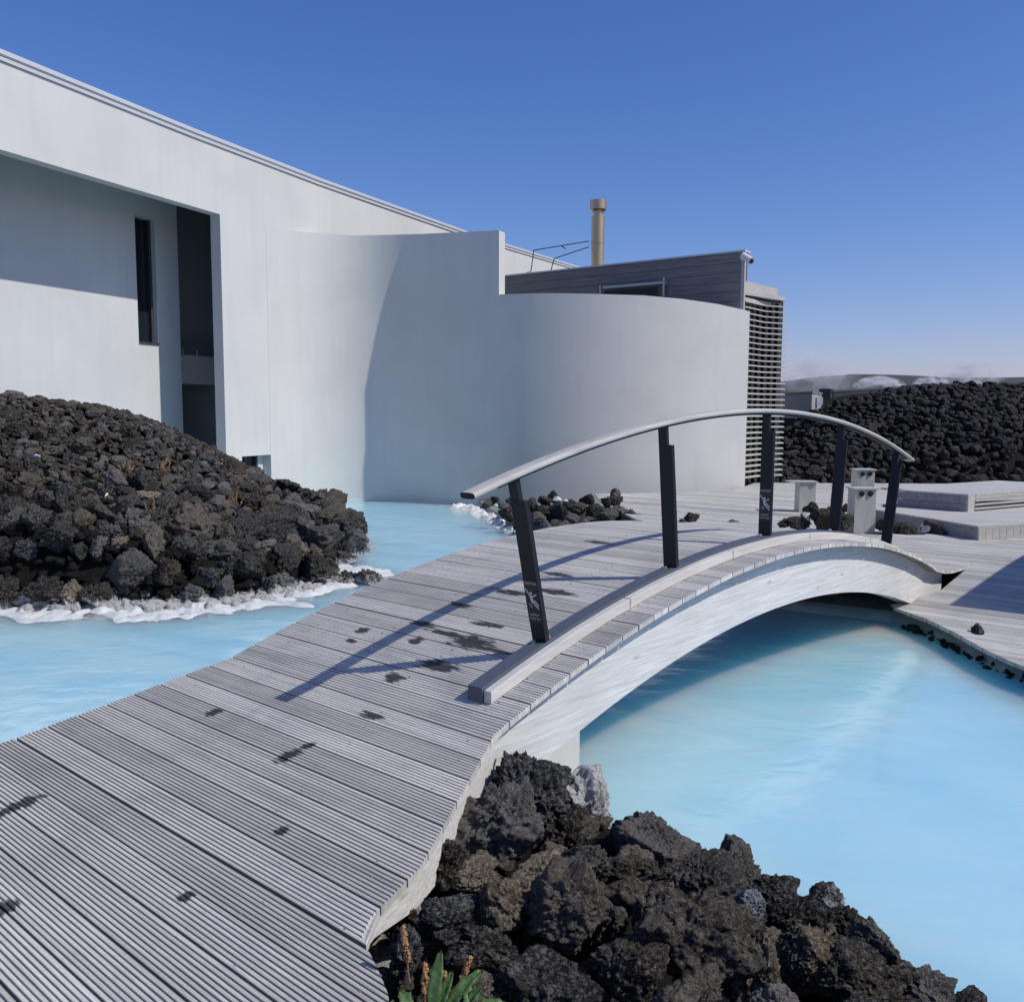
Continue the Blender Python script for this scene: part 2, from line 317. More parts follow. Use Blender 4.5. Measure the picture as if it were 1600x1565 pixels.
# ------------------------------------------------------------------ decking generator (boards run along N, stacked along s)
def decking(name, m, s0, s1, zf, span, parent=None, base=(0, 0, 0), pitch=.148, ridges=8, gap=.007, off=0, seed=1):
    rr = random.Random(seed); V = []; Fc = []; C = []
    s = s0
    while s < s1:
        wd = pitch - gap; prof = [(0, -.032, 1.), (0, -.004, .9)]; rp = wd / ridges; jz = rr.uniform(-.0012, .0012)
        if ridges <= 1: prof += [(0, 0, 0.), (wd, 0, 0.)]
        else:
            for k in range(ridges):
                u = k * rp; prof += [(u + (.0008 if k else 0), -.0015, .25), (u + .0025, 0, 0.), (u + rp * .66, 0, 0.), (u + rp * .73, -.0015, .25)]
                if k < ridges - 1: prof += [(u + rp * .78, -.0065, 1.), (u + rp * .95, -.0065, 1.)]
        prof += [(wd, -.004, .9), (wd, -.032, 1.)]
        col = (rr.random(), rr.random()); smid = s + wd / 2; spans = span(smid)
        for idx in range(len(spans)):
            b = len(V); n = len(prof)
            for side in (0, 1):
                for u, dz, gcol in prof:
                    sp = span(s + u); sp = sp[idx] if idx < len(sp) else spans[idx]
                    V.append((sp[side] - base[0], s + u - base[1], float(zf(s + u)) + dz + jz - base[2])); C.append((col[0], col[1], gcol, 1))
            Fc += [(b + i, b + i + 1, b + n + i + 1, b + n + i) for i in range(n - 1)] + [(b + n - 1, b, b + n, b + 2 * n - 1)]
            e_ = len(V); V += V[b:b + 2 * n]; C += [(col[0], col[1], .0, 1)] * (2 * n)
            Fc += [tuple(range(e_, e_ + n)), tuple(range(e_ + n, e_ + 2 * n))[::-1]]
        s += pitch + rr.uniform(-.0015, .0015) + (.004 if rr.random() < .12 else 0)
    me = bpy.data.meshes.new(name); me.from_pydata(V, [], Fc); me.materials.append(m)
    ca = me.color_attributes.new('board', 'FLOAT_COLOR', 'POINT'); ca.data.foreach_set('color', np.array(C, np.float32).ravel())
    o = coll(bpy.data.objects.new(name, me))
    if parent: o.parent = parent
    else: o.rotation_euler = (0, 0, -TH)
    import bmesh
    bm = bmesh.new(); bm.from_mesh(me); bmesh.ops.recalc_face_normals(bm, faces=bm.faces); bm.to_mesh(me); bm.free()
    return o
def polyspan(poly):                                          # poly in (N, s): intervals of N at a given s
    def f(s):
        xs = []
        for (n0, a), (n1, b) in zip(poly, poly[1:] + poly[:1]):
            if (a <= s) != (b <= s): xs.append(n0 + (n1 - n0) * (s - a) / (b - a))
        xs.sort(); return list(zip(xs[::2], xs[1::2]))
    return f
# ------------------------------------------------------------------ footbridge
bxy = BS * dv + BN * nv
bridge = empty('footbridge', (bxy[0], bxy[1], BZ), -TH)
tag(bridge, 'arched timber footbridge of grooved grey boards with one curved handrail over the milky blue pool', 'footbridge')
NL, NR = CN - 2.03 * .86, CN + .258
near_r = ([.30, .75, 1.0, 1.3, 1.5, 1.56, 1.60, 1.64, 1.68, 1.75, 2.03, 2.45, 2.88], [1.4, .2, -.7, -1.45, -1.72, -1.80, -1.88, -1.97, -2.055, -2.10, -2.17, -2.385, NR])
def bspan(s):
    r_ = NR if s > 2.88 else (float(np.interp(s, *near_r)) if s > .3 else 2.2)
    l_ = NL if s > 1.6 else NL - (1.6 - s) * .55 - max(0, 1.0 - s) * 2
    return [(l_, r_)]
dk = decking('deck', M['deck'], -1.9, 10.3, zd, bspan, bridge, (BN, BS, BZ), seed=3)
def loc(N, s, z): return (N - BN, s - BS, z - BZ)
def bpart(mb, name, m, smooth=False, bevel=0):
    o = mb.build(name, m, None, smooth, bevel); o.parent = bridge; return o
def arcbox(mb, n0, n1, r0, r1, s_a, s_b, steps=60, mi=0, zf0=None, zf1=None):
    vs = []
    for i in range(steps + 1):
        s = s_a + (s_b - s_a) * i / steps
        def zr(rad): return Z0 + math.sqrt(max(rad ** 2 - (s - S0) ** 2, 0))
        za = zf0(s) if zf0 else zr(r0); zb = zf1(s) if zf1 else zr(r1)
        vs += [loc(n0, s, za), loc(n1, s, za), loc(n1, s, zb), loc(n0, s, zb)]
    fs = []
    for i in range(steps):
        for k in range(4): a = i * 4 + k; b = i * 4 + (k + 1) % 4; fs.append((a, b, b + 4, a + 4))
    fs += [(0, 1, 2, 3), tuple(steps * 4 + k for k in (3, 2, 1, 0))]
    return mb.add(vs, fs, mi)
NB = CN + .158                                               # outer face of the right-hand beam
for k, n1 in enumerate((NB, (NB + NL + .24) / 2, NL + .24)):
    bpart(arcbox(MB(), n1 - .14, n1, R - .482, 0, 2.35, 9.75, 70, zf1=lambda s: float(zd(s)) - .033), 'beam', M['beam'])
# flared side panel at the near landing
mb = MB(); ss = np.linspace(1.70, 2.90, 14); vs = []
for s in ss:
    n1 = float(np.interp(s, *near_r)) - .02; z1 = float(zd(s)) - .034
    h = .06 + .17 * np.clip((s - 1.75) / .7, 0, 1)
    vs += [loc(n1 - .05, s, z1 - h), loc(n1, s, z1 - h), loc(n1, s, z1), loc(n1 - .05, s, z1)]
fs = [(i * 4 + k, i * 4 + (k + 1) % 4, i * 4 + 4 + (k + 1) % 4, i * 4 + 4 + k) for i in range(len(ss) - 1) for k in range(4)] + [(0, 1, 2, 3), tuple(len(ss) * 4 - 4 + k for k in (3, 2, 1, 0))]
bpart(mb.add(vs, fs), 'side_panel', M['beam'])
# curb
bpart(arcbox(MB(), CN - .055, CN + .040, R - .069, R, 3.04, 9.15, 60), 'curb', M['curb'], bevel=.006)
mb = MB(); s = 3.05; rr = random.Random(5)
while s < 9.15:
    L = min(rr.uniform(.9, 1.3), 9.17 - s); arcbox(mb, CN + .0415, CN + .088, R - .069, R - .012, s, s + L - .006, 12); s += L
bpart(mb, 'curb_board', M['curb_light'], bevel=.004)
# handrail: rounded flat section swept along the arc
sec = []
for a in np.linspace(0, 2 * math.pi, 20, endpoint=False):
    sec.append((.046 * math.copysign(abs(math.cos(a)) ** .5, math.cos(a)), .016 * math.copysign(abs(math.sin(a)) ** .6, math.sin(a))))
vs = []; steps = 72; n = len(sec)
for i in range(steps + 1):
    ph = -.2655 + (.2655 + .288) * i / steps
    for (u, v) in sec:
        rad = R + .86 + .020 + v; vs.append(loc(CN - .012 + u, S0 + rad * math.sin(ph), Z0 + rad * math.cos(ph)))
fs = [(i * n + k, i * n + (k + 1) % n, (i + 1) * n + (k + 1) % n, (i + 1) * n + k) for i in range(steps) for k in range(n)]
mb = MB().add(vs, fs); mb.add(vs[:n], [tuple(range(n))], 1); mb.add(vs[-n:], [tuple(range(n))[::-1]], 1)
bpart(mb, 'handrail', [M['rail'], M['post']], True)
bpart(arcbox(MB(), CN - .032, CN + .008, R + .853, R + .864, S0 - 2.75, S0 + 3.05, 50), 'rail_strip', M['post'])
# posts
def slipper(mb, cx, cz, w_, y, mi):                          # falling figure, front face at local y
    def bar(x0, z0, x1, z1, t):
        dx, dz = x1 - x0, z1 - z0; L = math.hypot(dx, dz); px, pz = -dz / L * t / 2, dx / L * t / 2
        P = [(x0 + px, z0 + pz), (x0 - px, z0 - pz), (x1 - px, z1 - pz), (x1 + px, z1 + pz)]
        mb.add([(cx + a * w_, y, cz + b * w_) for a, b in P], [(0, 1, 2, 3)], mi)
    for b in ((-.44, .62, -.12, .18, .085), (-.10, .20, .02, -.28, .20), (.0, .12, .38, .32, .09), (.0, -.22, .44, -.62, .11), (-.04, -.3, .2, -.10, .1), (.16, -.10, .46, -.42, .09), (-.28, -.34, -.08, -.60, .05)): bar(*b)
    mb.add([(cx + (-.04 + .1 * math.cos(a)) * w_, y, cz + (.36 + .1 * math.sin(a)) * w_) for a in np.linspace(0, 6.283, 14)[:-1]], [tuple(range(13))], mi)
def text_mesh(s, size):
    c = bpy.data.curves.new('t', 'FONT'); c.body = s; c.size = size; c.align_x = 'CENTER'; o = bpy.data.objects.new('t', c); coll(o)
    me = bpy.data.meshes.new_from_object(o.evaluated_get(bpy.context.evaluated_depsgraph_get())); bpy.data.objects.remove(o)
    return [tuple(v.co) for v in me.vertices], [tuple(p.vertices) for p in me.polygons]
for i in range(5):
    ph = math.radians(-13.51 + 7.0315 * i)
    c_ = loc(CN, S0 + R * math.sin(ph), Z0 + R * math.cos(ph))
    mb = MB(); mb.box(-.052, .038, -.010, .022, .002, .745); mb.box(-.052, .003, -.010, .022, .7451, .853)
    po = mb.build('post', M['post'], None, bevel=.002); po.parent = bridge; po.location = c_; po.rotation_euler = (-ph, 0, 0)
    for bx, by, br in ((-.025, -.035, .013), (.012, .045, .010)): bo = MB().cyl((bx, by, 0), (bx, by, .011), br).build('bolt', M['bolt']); bo.parent = po
    if i in (0, 2):
        st = MB(); y = -.0125
        st.add([(-.050, y, .105), (.036, y, .105), (.036, y, .335), (-.050, y, .335)], [(0, 1, 2, 3)])
        for body, sz, z in (('CAUTION', .0185, .312), ('SLIPPERY', .0155, .142), ('WHEN WET', .0135, .122)):
            tv, tf = text_mesh(body, sz); st.add([(x - .007, y - .0008, yy + z) for x, yy, _ in tv], tf, 1)
        slipper(st, -.007, .235, .082, y - .0008, 1)
        me = bpy.data.meshes.new('warning_sticker'); me.from_pydata(st.v, [], st.f); me.materials.append(M['black']); me.materials.append(M['white']); me.polygons.foreach_set('material_index', st.m)
        so_ = coll(bpy.data.objects.new('warning_sticker', me)); so_.parent = po
        so_['label'] = 'black sticker with white slipping figure reading CAUTION SLIPPERY WHEN WET'
# screws
mb = MB(); rr = random.Random(9); s = .6
while s < 9.6:
    sp = bspan(s)[0]
    for N in (sp[1] - .16, sp[1] - .75, (sp[0] + sp[1]) / 2 - .3, sp[0] + .2):
        for du in (.03, .105):
            if rr.random() < .8:
                N_ = N + rr.uniform(-.012, .012); z = float(zd(s + du)); x, y, zz = loc(N_, s + du, z)
                mb.cyl((x, y, zz - .004), (x, y, zz + .0012), .0055, n=8)
    s += .1485
o = bpart(mb, 'screws', M['screw']); o['kind'] = 'stuff'
# near bearing block
zb = lambda s: Z0 + math.sqrt((R - .482) ** 2 - (s - S0) ** 2) - .003
o = MB().add([(NL + .1, 2.2, -2.5), (NB - .01, 2.2, -2.5), (NB - .01, 3.66, -2.5), (NL + .1, 3.66, -2.5),
              (NL + .1, 2.2, zb(2.36)), (NB - .01, 2.2, zb(2.36)), (NB - .01, 3.66, zb(3.66)), (NL + .1, 3.66, zb(3.66))],
             [(0, 1, 2, 3), (4, 5, 6, 7), (0, 1, 5, 4), (1, 2, 6, 5), (2, 3, 7, 6), (3, 0, 4, 7)]).build('bearing_block', M['cream'])
o.data.transform(Matrix.Rotation(-TH, 4, 'Z')); tag(o, 'cream concrete bearing block under the near end of the footbridge beam', 'concrete block')

# ------------------------------------------------------------------ far boardwalks
def NS(x, y): P = np.array([x, y, 0.]); s, N = sn(P); return (N, s)
ramp_poly = [(NR + .01, 10.4), (NR + .01, 9.3), (-2.85, 8.68), (-2.45, 8.38), (-2.1, 8.0), (-1.75, 7.55), (-1.45, 7.25), (-.9, 6.9), (.2, 5.9), (3, 3), (8, 3), (8, 10.4)]
zr = lambda s: np.interp(s, [0, 8.6, 10.38, 30], [-1.81, -1.81, -1.602, -1.60])
structure(decking('lower_boardwalk', M['board'], 3.0, 10.38, zr, polyspan(ramp_poly), ridges=8, seed=11))
up = [NS(*p) for p in [(1.6, 17.6), (1.58, 16.1), (1.85, 13.4), (2.6, 11.8)]] + [(NL, 10.33), (9.5, 10.33)] + [NS(18, 17), NS(18, 20.4), NS(5.5, 20.6), NS(4.4, 18.3)]
structure(decking('upper_boardwalk', M['board'], 10.4, 30, lambda s: DZ, polyspan(up), ridges=4, seed=12, pitch=.15))

# ------------------------------------------------------------------ main spa building
hw = math.radians(22.8); dw = np.array([math.sin(hw), math.cos(hw), 0]); nin = np.array([-math.cos(hw), math.sin(hw), 0])
P0 = np.array([-4.99, 17.8, 0])
def onwall(x, y, depth=0):
    v = ray(x, y); q = P0 + nin * depth; P = v * (q @ nin) / (v @ nin); return float((P - q) @ dw), float(P[2])
def wp(t, z, depth=0): P = P0 + dw * t + nin * depth; return (P[0], P[1], z)
spa = empty('spa_building', wp(0, WZ)); tag(spa, 'large white plastered spa building with deep recess and curved lower walls rising from the pool', 'building')
def slab(mb, quad, d0, d1, mi=0):                            # quad of (t, z) corners
    return mb.hexa([wp(t, z, d0) for t, z in quad], [wp(t, z, d1) for t, z in quad], mi)
tj, zl = onwall(343.5, 335); tl0, zl0 = onwall(0, 233.5); tl = (tl0 - tj) ; 
zlin = lambda t: zl + (zl0 - zl) * (t - tj) / (tl0 - tj)
roof = [onwall(x, y) for x, y in [(0, 95), (297, 213), (500, 290), (735, 372), (908, 424)]]
slope0 = (roof[1][1] - roof[0][1]) / (roof[1][0] - roof[0][0]); roof = [(-26, roof[0][1] + slope0 * (-26 - roof[0][0]))] + roof
rz = lambda t: float(np.interp(t, [p[0] for p in roof], [p[1] for p in roof]))
tn0, _ = onwall(378, 710); tn1, zn1 = onwall(424, 710); _, zn0 = onwall(400, 775)
mb = MB(); cuts = sorted([-26, roof[1][0], tj]); TE = roof[-1][0]
for a, b in zip(cuts, cuts[1:]): slab(mb, [(a, zlin(a)), (b, zlin(b)), (b, rz(b)), (a, rz(a))], 0, .22)
slab(mb, [(tj, -2.4), (tn0, -2.4), (tn0, rz(tn0)), (tj, rz(tj))], 0, .22)
slab(mb, [(tn0, zn1), (tn1, zn1), (tn1, rz(tn1)), (tn0, rz(tn0))], 0, .22)
slab(mb, [(tn0, -2.4), (tn1, -2.4), (tn1, zn0), (tn0, zn0)], 0, .22)
cuts = [tn1] + [p[0] for p in roof if p[0] > tn1]
for a, b in zip(cuts, cuts[1:]): slab(mb, [(a, -2.4), (b, -2.4), (b, rz(b)), (a, rz(a))], 0, .22)
slab(mb, [(TE - .2, -2.4), (TE, -2.4), (TE, rz(TE) - .002), (TE - .2, rz(TE - .2) - .002)], .2201, 9)
mb.build('outer_wall', M['plaster'], spa)
# roof flashing: three stepped metal strips, and the roof sheet behind
mb = MB()
for a, b in zip(roof, roof[1:]):
    for lo, hi, d0, d1 in ((.002, .065, -.03, .26), (.0651, .078, -.045, .30), (.0781, .14, -.055, .34)):
        slab(mb, [(a[0], a[1] + lo), (b[0], b[1] + lo), (b[0], b[1] + hi), (a[0], a[1] + hi)], d0, d1)
mb.build('roof_flashing', M['flash'], spa)
mb = MB()
for a, b in zip(roof, roof[1:]): slab(mb, [(a[0], a[1] - .1), (b[0], b[1] - .1), (b[0], b[1] + .05), (a[0], a[1] + .05)], .35, 9)
mb.build('roof', M['concrete'], spa)
# recessed inner wall with tall slit window, dark bay with balcony
DD = 1.45
tw0, zw1 = onwall(210, 336, DD); tw1, zwm = onwall(241, 340, DD); _, zw0 = onwall(216, 536, DD); tb, _ = onwall(281, 500, DD); ZT = 5.2
mb = MB(); cel = lambda t: zlin(t) + .02
slab(mb, [(-26, -2.4), (tw0, -2.4), (tw0, ZT), (-26, ZT)], DD, DD + .25)
slab(mb, [(tw0, -2.4), (tw1, -2.4), (tw1, zw0), (tw0, zw0)], DD, DD + .25); slab(mb, [(tw0, zw1), (tw1, zw1), (tw1, ZT), (tw0, ZT)], DD, DD + .25)
slab(mb, [(tw1, -2.4), (tb, -2.4), (tb, ZT), (tw1, ZT)], DD, DD + .25)
slab(mb, [(tb, -2.4), (tb + 6, -2.4), (tb + 6, 6), (tb, 6)], DD + 2.2, DD + 2.4)
slab(mb, [(tb - .3, -2.4), (tb - .02, -2.4), (tb - .02, ZT), (tb - .3, ZT)], DD + .2501, DD + 2.19)
mb.build('inner_wall', M['plaster_in'], spa)
mb = MB(); slab(mb, [(-26, zlin(-26) + 1.0), (tj + 3.2, zlin(tj + 3.2) + 1.0), (tj + 3.2, zlin(tj + 3.2) + 1.2), (-26, zlin(-26) + 1.2)], .2201, DD + 2.19)
mb.build('soffit', M['plaster_in'], spa)
mb = MB(); slab(mb, [(tj + 2.6, -2.4), (tj + 2.8, -2.4), (tj + 2.8, 3.4), (tj + 2.6, 3.4)], .2201, DD + 2.19); mb.build('bay_side_wall', M['plaster_in'], spa)
wn = MB(); slab(wn, [(tw0, zw0), (tw1, zw0), (tw1, zw0 + .03), (tw0, zw0 + .03)], DD - .03, DD + .16); slab(wn, [(tw1 - .05, zw0 + .03), (tw1, zw0 + .03), (tw1, zw1), (tw1 - .05, zw1)], DD + .1, DD + .16)
wn = wn.build('window', M['frame'], spa); 
gl = MB(); slab(gl, [(tw0, zw0), (tw1, zw0), (tw1, zw1), (tw0, zw1)], DD + .17, DD + .19); gl = gl.build('pane', M['glass']); gl.parent = wn; gl.data.transform(Matrix.Translation(-Vector(spa.location)))
# balcony in the bay: parapet, glass rail, shade-dark panel behind
_, zb1 = onwall(310, 556, DD + .3); _, zb0 = onwall(310, 600, DD + .3); tb_e = tj + 2.55
mb = MB(); slab(mb, [(tb + .02, zb0), (tb_e, zb0), (tb_e, zb1), (tb + .02, zb1)], DD + .3, DD + .42); slab(mb, [(tb + .02, zb0), (tb_e, zb0), (tb_e, zb0 + .12), (tb + .02, zb0 + .12)], DD + .4201, DD + 2.18)
bal = mb.build('balcony', M['plaster_in'], spa)
gl = MB(); slab(gl, [(tb + .02, zb1 + .002), (tb_e, zb1 + .002), (tb_e, zb1 + .22), (tb + .02, zb1 + .22)], DD + .33, DD + .345)
for k in (.35, .75): slab(gl, [(tb + k, zb1 - .03), (tb + k + .03, zb1 - .03), (tb + k + .03, zb1 + .12), (tb + k, zb1 + .12)], DD + .28, DD + .299, 1)
gl = gl.build('glass_rail', [mat('rail_glass', (.10, .13, .16), .1), M['bolt']]); gl.parent = bal; gl.data.transform(Matrix.Translation(-Vector(spa.location)))
mb = MB(); slab(mb, [(tb + .02, zb0 + .13), (tb_e, zb0 + .13), (tb_e, 5.0), (tb + .02, 5.0)], DD + .50, DD + .53); mb.build('bay_shade_panel', mat('bay_shade_grey', (.20, .23, .245), .6), spa)  # plain wall corner, its deep shade put into the colour
# low window niche beside the mound
mb = MB(); slab(mb, [(tn0, zn0), (tn1 - .25, zn0), (tn1 - .25, zn1), (tn0, zn1)], .20, .215); slab(mb, [(tn0 + .25, zn0), (tn0 + .29, zn0), (tn0 + .29, zn1), (tn0 + .25, zn1)], .14, .1995, 1); slab(mb, [(tn1 - .29, zn0), (tn1 - .25, zn0), (tn1 - .25, zn1), (tn1 - .29, zn1)], .14, .1995, 1)
slab(mb, [(tn1 - .25, zn0), (tn1, zn0), (tn1, zn1), (tn1 - .25, zn1)], .19, .215, 2)
mb.build('niche_window', [M['glass'], M['frame'], M['plaster_in']], spa)
# curved walls
def catmull(pts, m=10):
    pts = [np.array(p, float) for p in pts]; P = [2 * pts[0] - pts[1]] + pts + [2 * pts[-1] - pts[-2]]; out = []
    for i in range(1, len(P) - 2):
        for k in range(m):
            t = k / m; out.append(.5 * ((2 * P[i]) + (-P[i - 1] + P[i + 1]) * t + (2 * P[i - 1] - 5 * P[i] + 4 * P[i + 1] - P[i + 2]) * t * t + (-P[i - 1] + 3 * P[i] - 3 * P[i + 1] + P[i + 2]) * t ** 3))
    return out + [pts[-1]]
def curvewall(name, pts, zt, th, z0=-2.4):
    c = catmull(pts); n = len(c); vs = []
    for i, p in enumerate(c):
        t = c[min(i + 1, n - 1)] - c[max(i - 1, 0)]; t = t[:2] / np.linalg.norm(t[:2]); nn = np.array([-t[1], t[0]]) * th; z1 = zt(i / (n - 1), p)
        q = p[:2] + nn; vs += [(p[0], p[1], z0), (p[0], p[1], z1), (q[0], q[1], z1), (q[0], q[1], z0)]
    fs = [(i * 4 + k, i * 4 + (k + 1) % 4, i * 4 + 4 + (k + 1) % 4, i * 4 + 4 + k) for i in range(n - 1) for k in range(4)] + [(0, 1, 2, 3), tuple(n * 4 - 4 + k for k in (3, 2, 1, 0))]
    o = MB().add(vs, fs).build(name, M['plaster'], spa)
    for pl in o.data.polygons: pl.use_smooth = abs(pl.normal.z) < .5 and pl.area > 0
    o.data.set_sharp_from_angle(angle=math.radians(35)); return o
px2 = lambda x, Y: aty(x, 640, Y)[:2]
st = wp(tn1 - .02, 0, -.003)[:2]; st2 = wp(tn1 + .35, 0, -.012)[:2]
def arcpath(H, L, n=60):
    p = np.array(st, float); out = [p.copy()]
    for i in range(n):
        u_ = (i + .5) / n; q = min(1, u_ / .72); hd = math.radians(22.8 + (H - 22.8) * q * q * (3 - 2 * q)); p = p + np.array([math.sin(hd), math.cos(hd)]) * L / n; out.append(p.copy())
    return out
H_, L_ = 108., 5.; goal = np.array(px2(779, 18.78))
for _ in range(30):
    e0 = arcpath(H_, L_)[-1] - goal; J = np.stack([(arcpath(H_ + .1, L_)[-1] - goal - e0) / .1, (arcpath(H_, L_ + .01)[-1] - goal - e0) / .01], 1); d_ = np.linalg.solve(J, -e0); H_ += d_[0] * .7; L_ += d_[1] * .7
print('tall wall', H_, L_)
tall = arcpath(H_, L_)[::3]
ttop = [(400, 350), (440, 356), (470, 361.5), (520, 366), (560, 368), (650, 366), (779, 360)]
curvewall('tall_curved_wall', tall, lambda u, p: float(aty(800 + p[0] / p[1] * 1426.3, np.interp(800 + p[0] / p[1] * 1426.3, [a for a, _ in ttop], [b for _, b in ttop]), p[1])[2]), .28)
def lowpath(L, n=60):
    p = tall[-1].copy(); out = [p.copy()]
    for i in range(n):
        u_ = (i + .5) / n; hd = math.radians(H_ - (H_ - 60) * min(1, u_ / .85)); p = p + np.array([math.sin(hd), math.cos(hd)]) * L / n; out.append(p.copy())
    return out
L2, k1166 = 4.5, aty(1167, 640, 1.)[0]
la, lb = 3.5, 8.
for _ in range(40):
    L2 = (la + lb) / 2; e_ = lowpath(L2)[-1]
    if e_[0] / e_[1] < k1166: la = L2
    else: lb = L2
low = lowpath(L2)[::3]; print('low wall', L2, low[-1])
ztop = [(779, 460), (850, 458), (920, 459), (1000, 461.5), (1060, 467), (1115, 475), (1168, 487)]
curvewall('low_curved_wall', low, lambda u, p: float(aty(800 + p[0] / p[1] * 1426.3, np.interp(800 + p[0] / p[1] * 1426.3, [a for a, _ in ztop], [b for _, b in ztop]), p[1])[2]), .28)

# ------------------------------------------------------------------ timber extension with louvres
C0 = aty(1152, 640, 19.5); C1 = aty(775, 640, 23.4); C1 = C0 + (C1 - C0) * 1.0
ext = empty('timber_extension', (C0[0], C0[1], DZ)); tag(ext, 'dark weathered timber clad roof extension with louvred corner behind the low white curved wall', 'building')
zt = lambda q: aty(1152, 394.5, 19.5)[2] if q == 0 else aty(775, 434.5, 23.4)[2]
u = (C1 - C0)[:2]; Lx = np.linalg.norm(u); u = u / Lx; nb = np.array([u[1], -u[0]])       # nb: away from the camera
if nb[1] < 0: nb = -nb
mb = MB(); za, zb_ = zt(0), zt(1); nrow = 16
for r_ in range(nrow):
    for a, b in ((0, .305), (.3055, .66), (.6605, 1)):
        z1a, z0a = 0 - r_ * .20, 0 - (r_ + 1) * .20 + .008
        P = C0[:2] + u * Lx * a; Q = C0[:2] + u * Lx * b; zpa = za + (zb_ - za) * a; zpb = za + (zb_ - za) * b
        A = [(P[0], P[1], zpa + z0a), (Q[0], Q[1], zpb + z0a), (Q[0], Q[1], zpb + z1a), (P[0], P[1], zpa + z1a)]
        if r_ in (5,) and a > .3 and b < .7 and False: continue
        mb.hexa(A, [(x + nb[0] * .03, y + nb[1] * .03, z) for x, y, z in A])
mb.build('cladding', M['cladding'], ext)
mb = MB(); hx = math.radians(22); ex = np.array([math.sin(hx), math.cos(hx)]); P_, Q_ = C0[:2] + nb * .031 + u * .06, C1[:2] + nb * .031
mb.hexa([(*P_, -1.6), (*Q_, -1.6), (*Q_, zb_ - .01), (*P_, za - .01)], [(*(P_ + ex * 1.2), -1.6), (*(Q_ + ex * 6), -1.6), (*(Q_ + ex * 6), zb_ - .01), (*(P_ + ex * 1.2), za - .01)]); mb.build('wall', M['frame'], ext)
mb = MB(); E = C0[:2] - u * .075
A = [(*E, 1.5), (*(C0[:2] - u * .001), 1.5), (*(C0[:2] - u * .001), za + .012), (*E, za + .012)]
mb.hexa(A, [(x + nb[0] * .06, y + nb[1] * .06, z) for x, y, z in A]); mb.build('corner_trim', M['louvre'], ext)
mb = MB(); A = [(*(C0[:2] - u * .08 - nb * .02), za + .013), (*(C1[:2] - nb * .02), zb_ + .013), (*(C1[:2] - nb * .02), zb_ + .05), (*(C0[:2] - u * .08 - nb * .02), za + .05)]
mb.hexa(A, [(x + nb[0] * .3, y + nb[1] * .3, z) for x, y, z in A]); mb.build('coping', M['flash'], ext)
# window hood on the cladding
def oncl(x, y, off=-.02):
    q = np.array([*(C0[:2] + nb * off), 0]); n3 = np.array([*nb, 0]); v = ray(x, y); return v * (q @ n3) / (v @ n3)
mb = MB(); a = oncl(945, 449); b = oncl(1041, 441); mb.hexa([(a[0], a[1], a[2] - .42), (b[0], b[1], b[2] - .42), (b[0], b[1], b[2] - .08), (a[0], a[1], a[2] - .08)], [(x + nb[0] * .018, y + nb[1] * .018, z) for x, y, z in [(a[0], a[1], a[2] - .42), (b[0], b[1], b[2] - .42), (b[0], b[1], b[2] - .08), (a[0], a[1], a[2] - .08)]], 0)
A = [(a[0], a[1], a[2] - .04), (b[0], b[1], b[2] - .04), (b[0], b[1], b[2] + .01), (a[0], a[1], a[2] + .01)]; mb.hexa(A, [(x - nb[0] * .10, y - nb[1] * .10, z) for x, y, z in A], 1)
mb.cyl((b[0] - nb[0] * .12, b[1] - nb[1] * .12, b[2] + .08), (b[0] - nb[0] * .12, b[1] - nb[1] * .12, b[2] - .32), .02, mi=1)
c_ = oncl(942, 452); mb.cyl((c_[0] - nb[0] * .12, c_[1] - nb[1] * .12, c_[2] + .08), (c_[0] - nb[0] * .12, c_[1] - nb[1] * .12, c_[2] - .25), .018, mi=1)
mb.build('window', [M['glass'], M['flash']], ext)
# louvred corner: receding facade in two facets
LA = aty(1160, 640, 19.55)[:2]; h1, h2 = math.radians(38), math.radians(62)
def along(P, h, xt):
    r_ = ray(xt, 640); k = r_[0] / r_[1]; t = (k * P[1] - P[0]) / (math.sin(h) - k * math.cos(h)); return P + t * np.array([math.sin(h), math.cos(h)])
LB = along(LA, h1, 1192); LC = along(LB, h2, 1226)
def inn(P, h, dd): return P + dd * np.array([-math.cos(h), math.sin(h)])
IA, IB, IC = inn(LA, h1, .22), inn(LB, (h1 + h2) / 2, .25), inn(LC, h2, .12) - np.array([math.sin(h2), math.cos(h2)]) * .03
mb = MB(); mb.wall(IA, IB, -1.6, 2.45, -1.6, 2.45, .1); mb.wall(IB, IC, -1.6, 2.45, -1.6, 2.45, .1); mb.wall(IC, inn(IC, h2, 3), -1.6, 2.45, -1.6, 2.45, .1); mb.build('glazed_wall', M['glass'], ext)
mb = MB()
for P, Q in ((IA, IB), (IB, IC)):
    L = np.linalg.norm(Q - P)
    for k in np.arange(.05, 1, .24): c_ = P + (Q - P) * k - np.array([-math.cos(h1), math.sin(h1)]) * .06; mb.box(c_[0] - .03, c_[0] + .03, c_[1] - .03, c_[1] + .03, -1.6, 2.4)
mb.build('mullions', M['cladding'], ext)
mb = MB(); z = -1.45
while z < 2.4:
    for P, Q, h in ((LA, LB, h1), (LB, LC, h2)):
        A = [(*P, z), (*Q, z), (*Q, z + .026), (*P, z + .026)]; d_ = np.array([-math.cos(h), math.sin(h)]) * .07
        mb.hexa(A, [(x + d_[0], y + d_[1], zz + .012) for x, y, zz in A])
    z += .121
mb.build('louvre_screen', M['louvre'], ext)
mb = MB(); FB = along(LA, h1, 1209)
zf = aty(1160, 437, 19.5)[2]
mb.wall(LA + np.array([0, .1]), FB, zf - .22, zf, zf - .22, zf, .35); mb.wall(LA + np.array([.02, .12]), FB, zf - .42, zf - .34, zf - .42, zf - .34, .3)
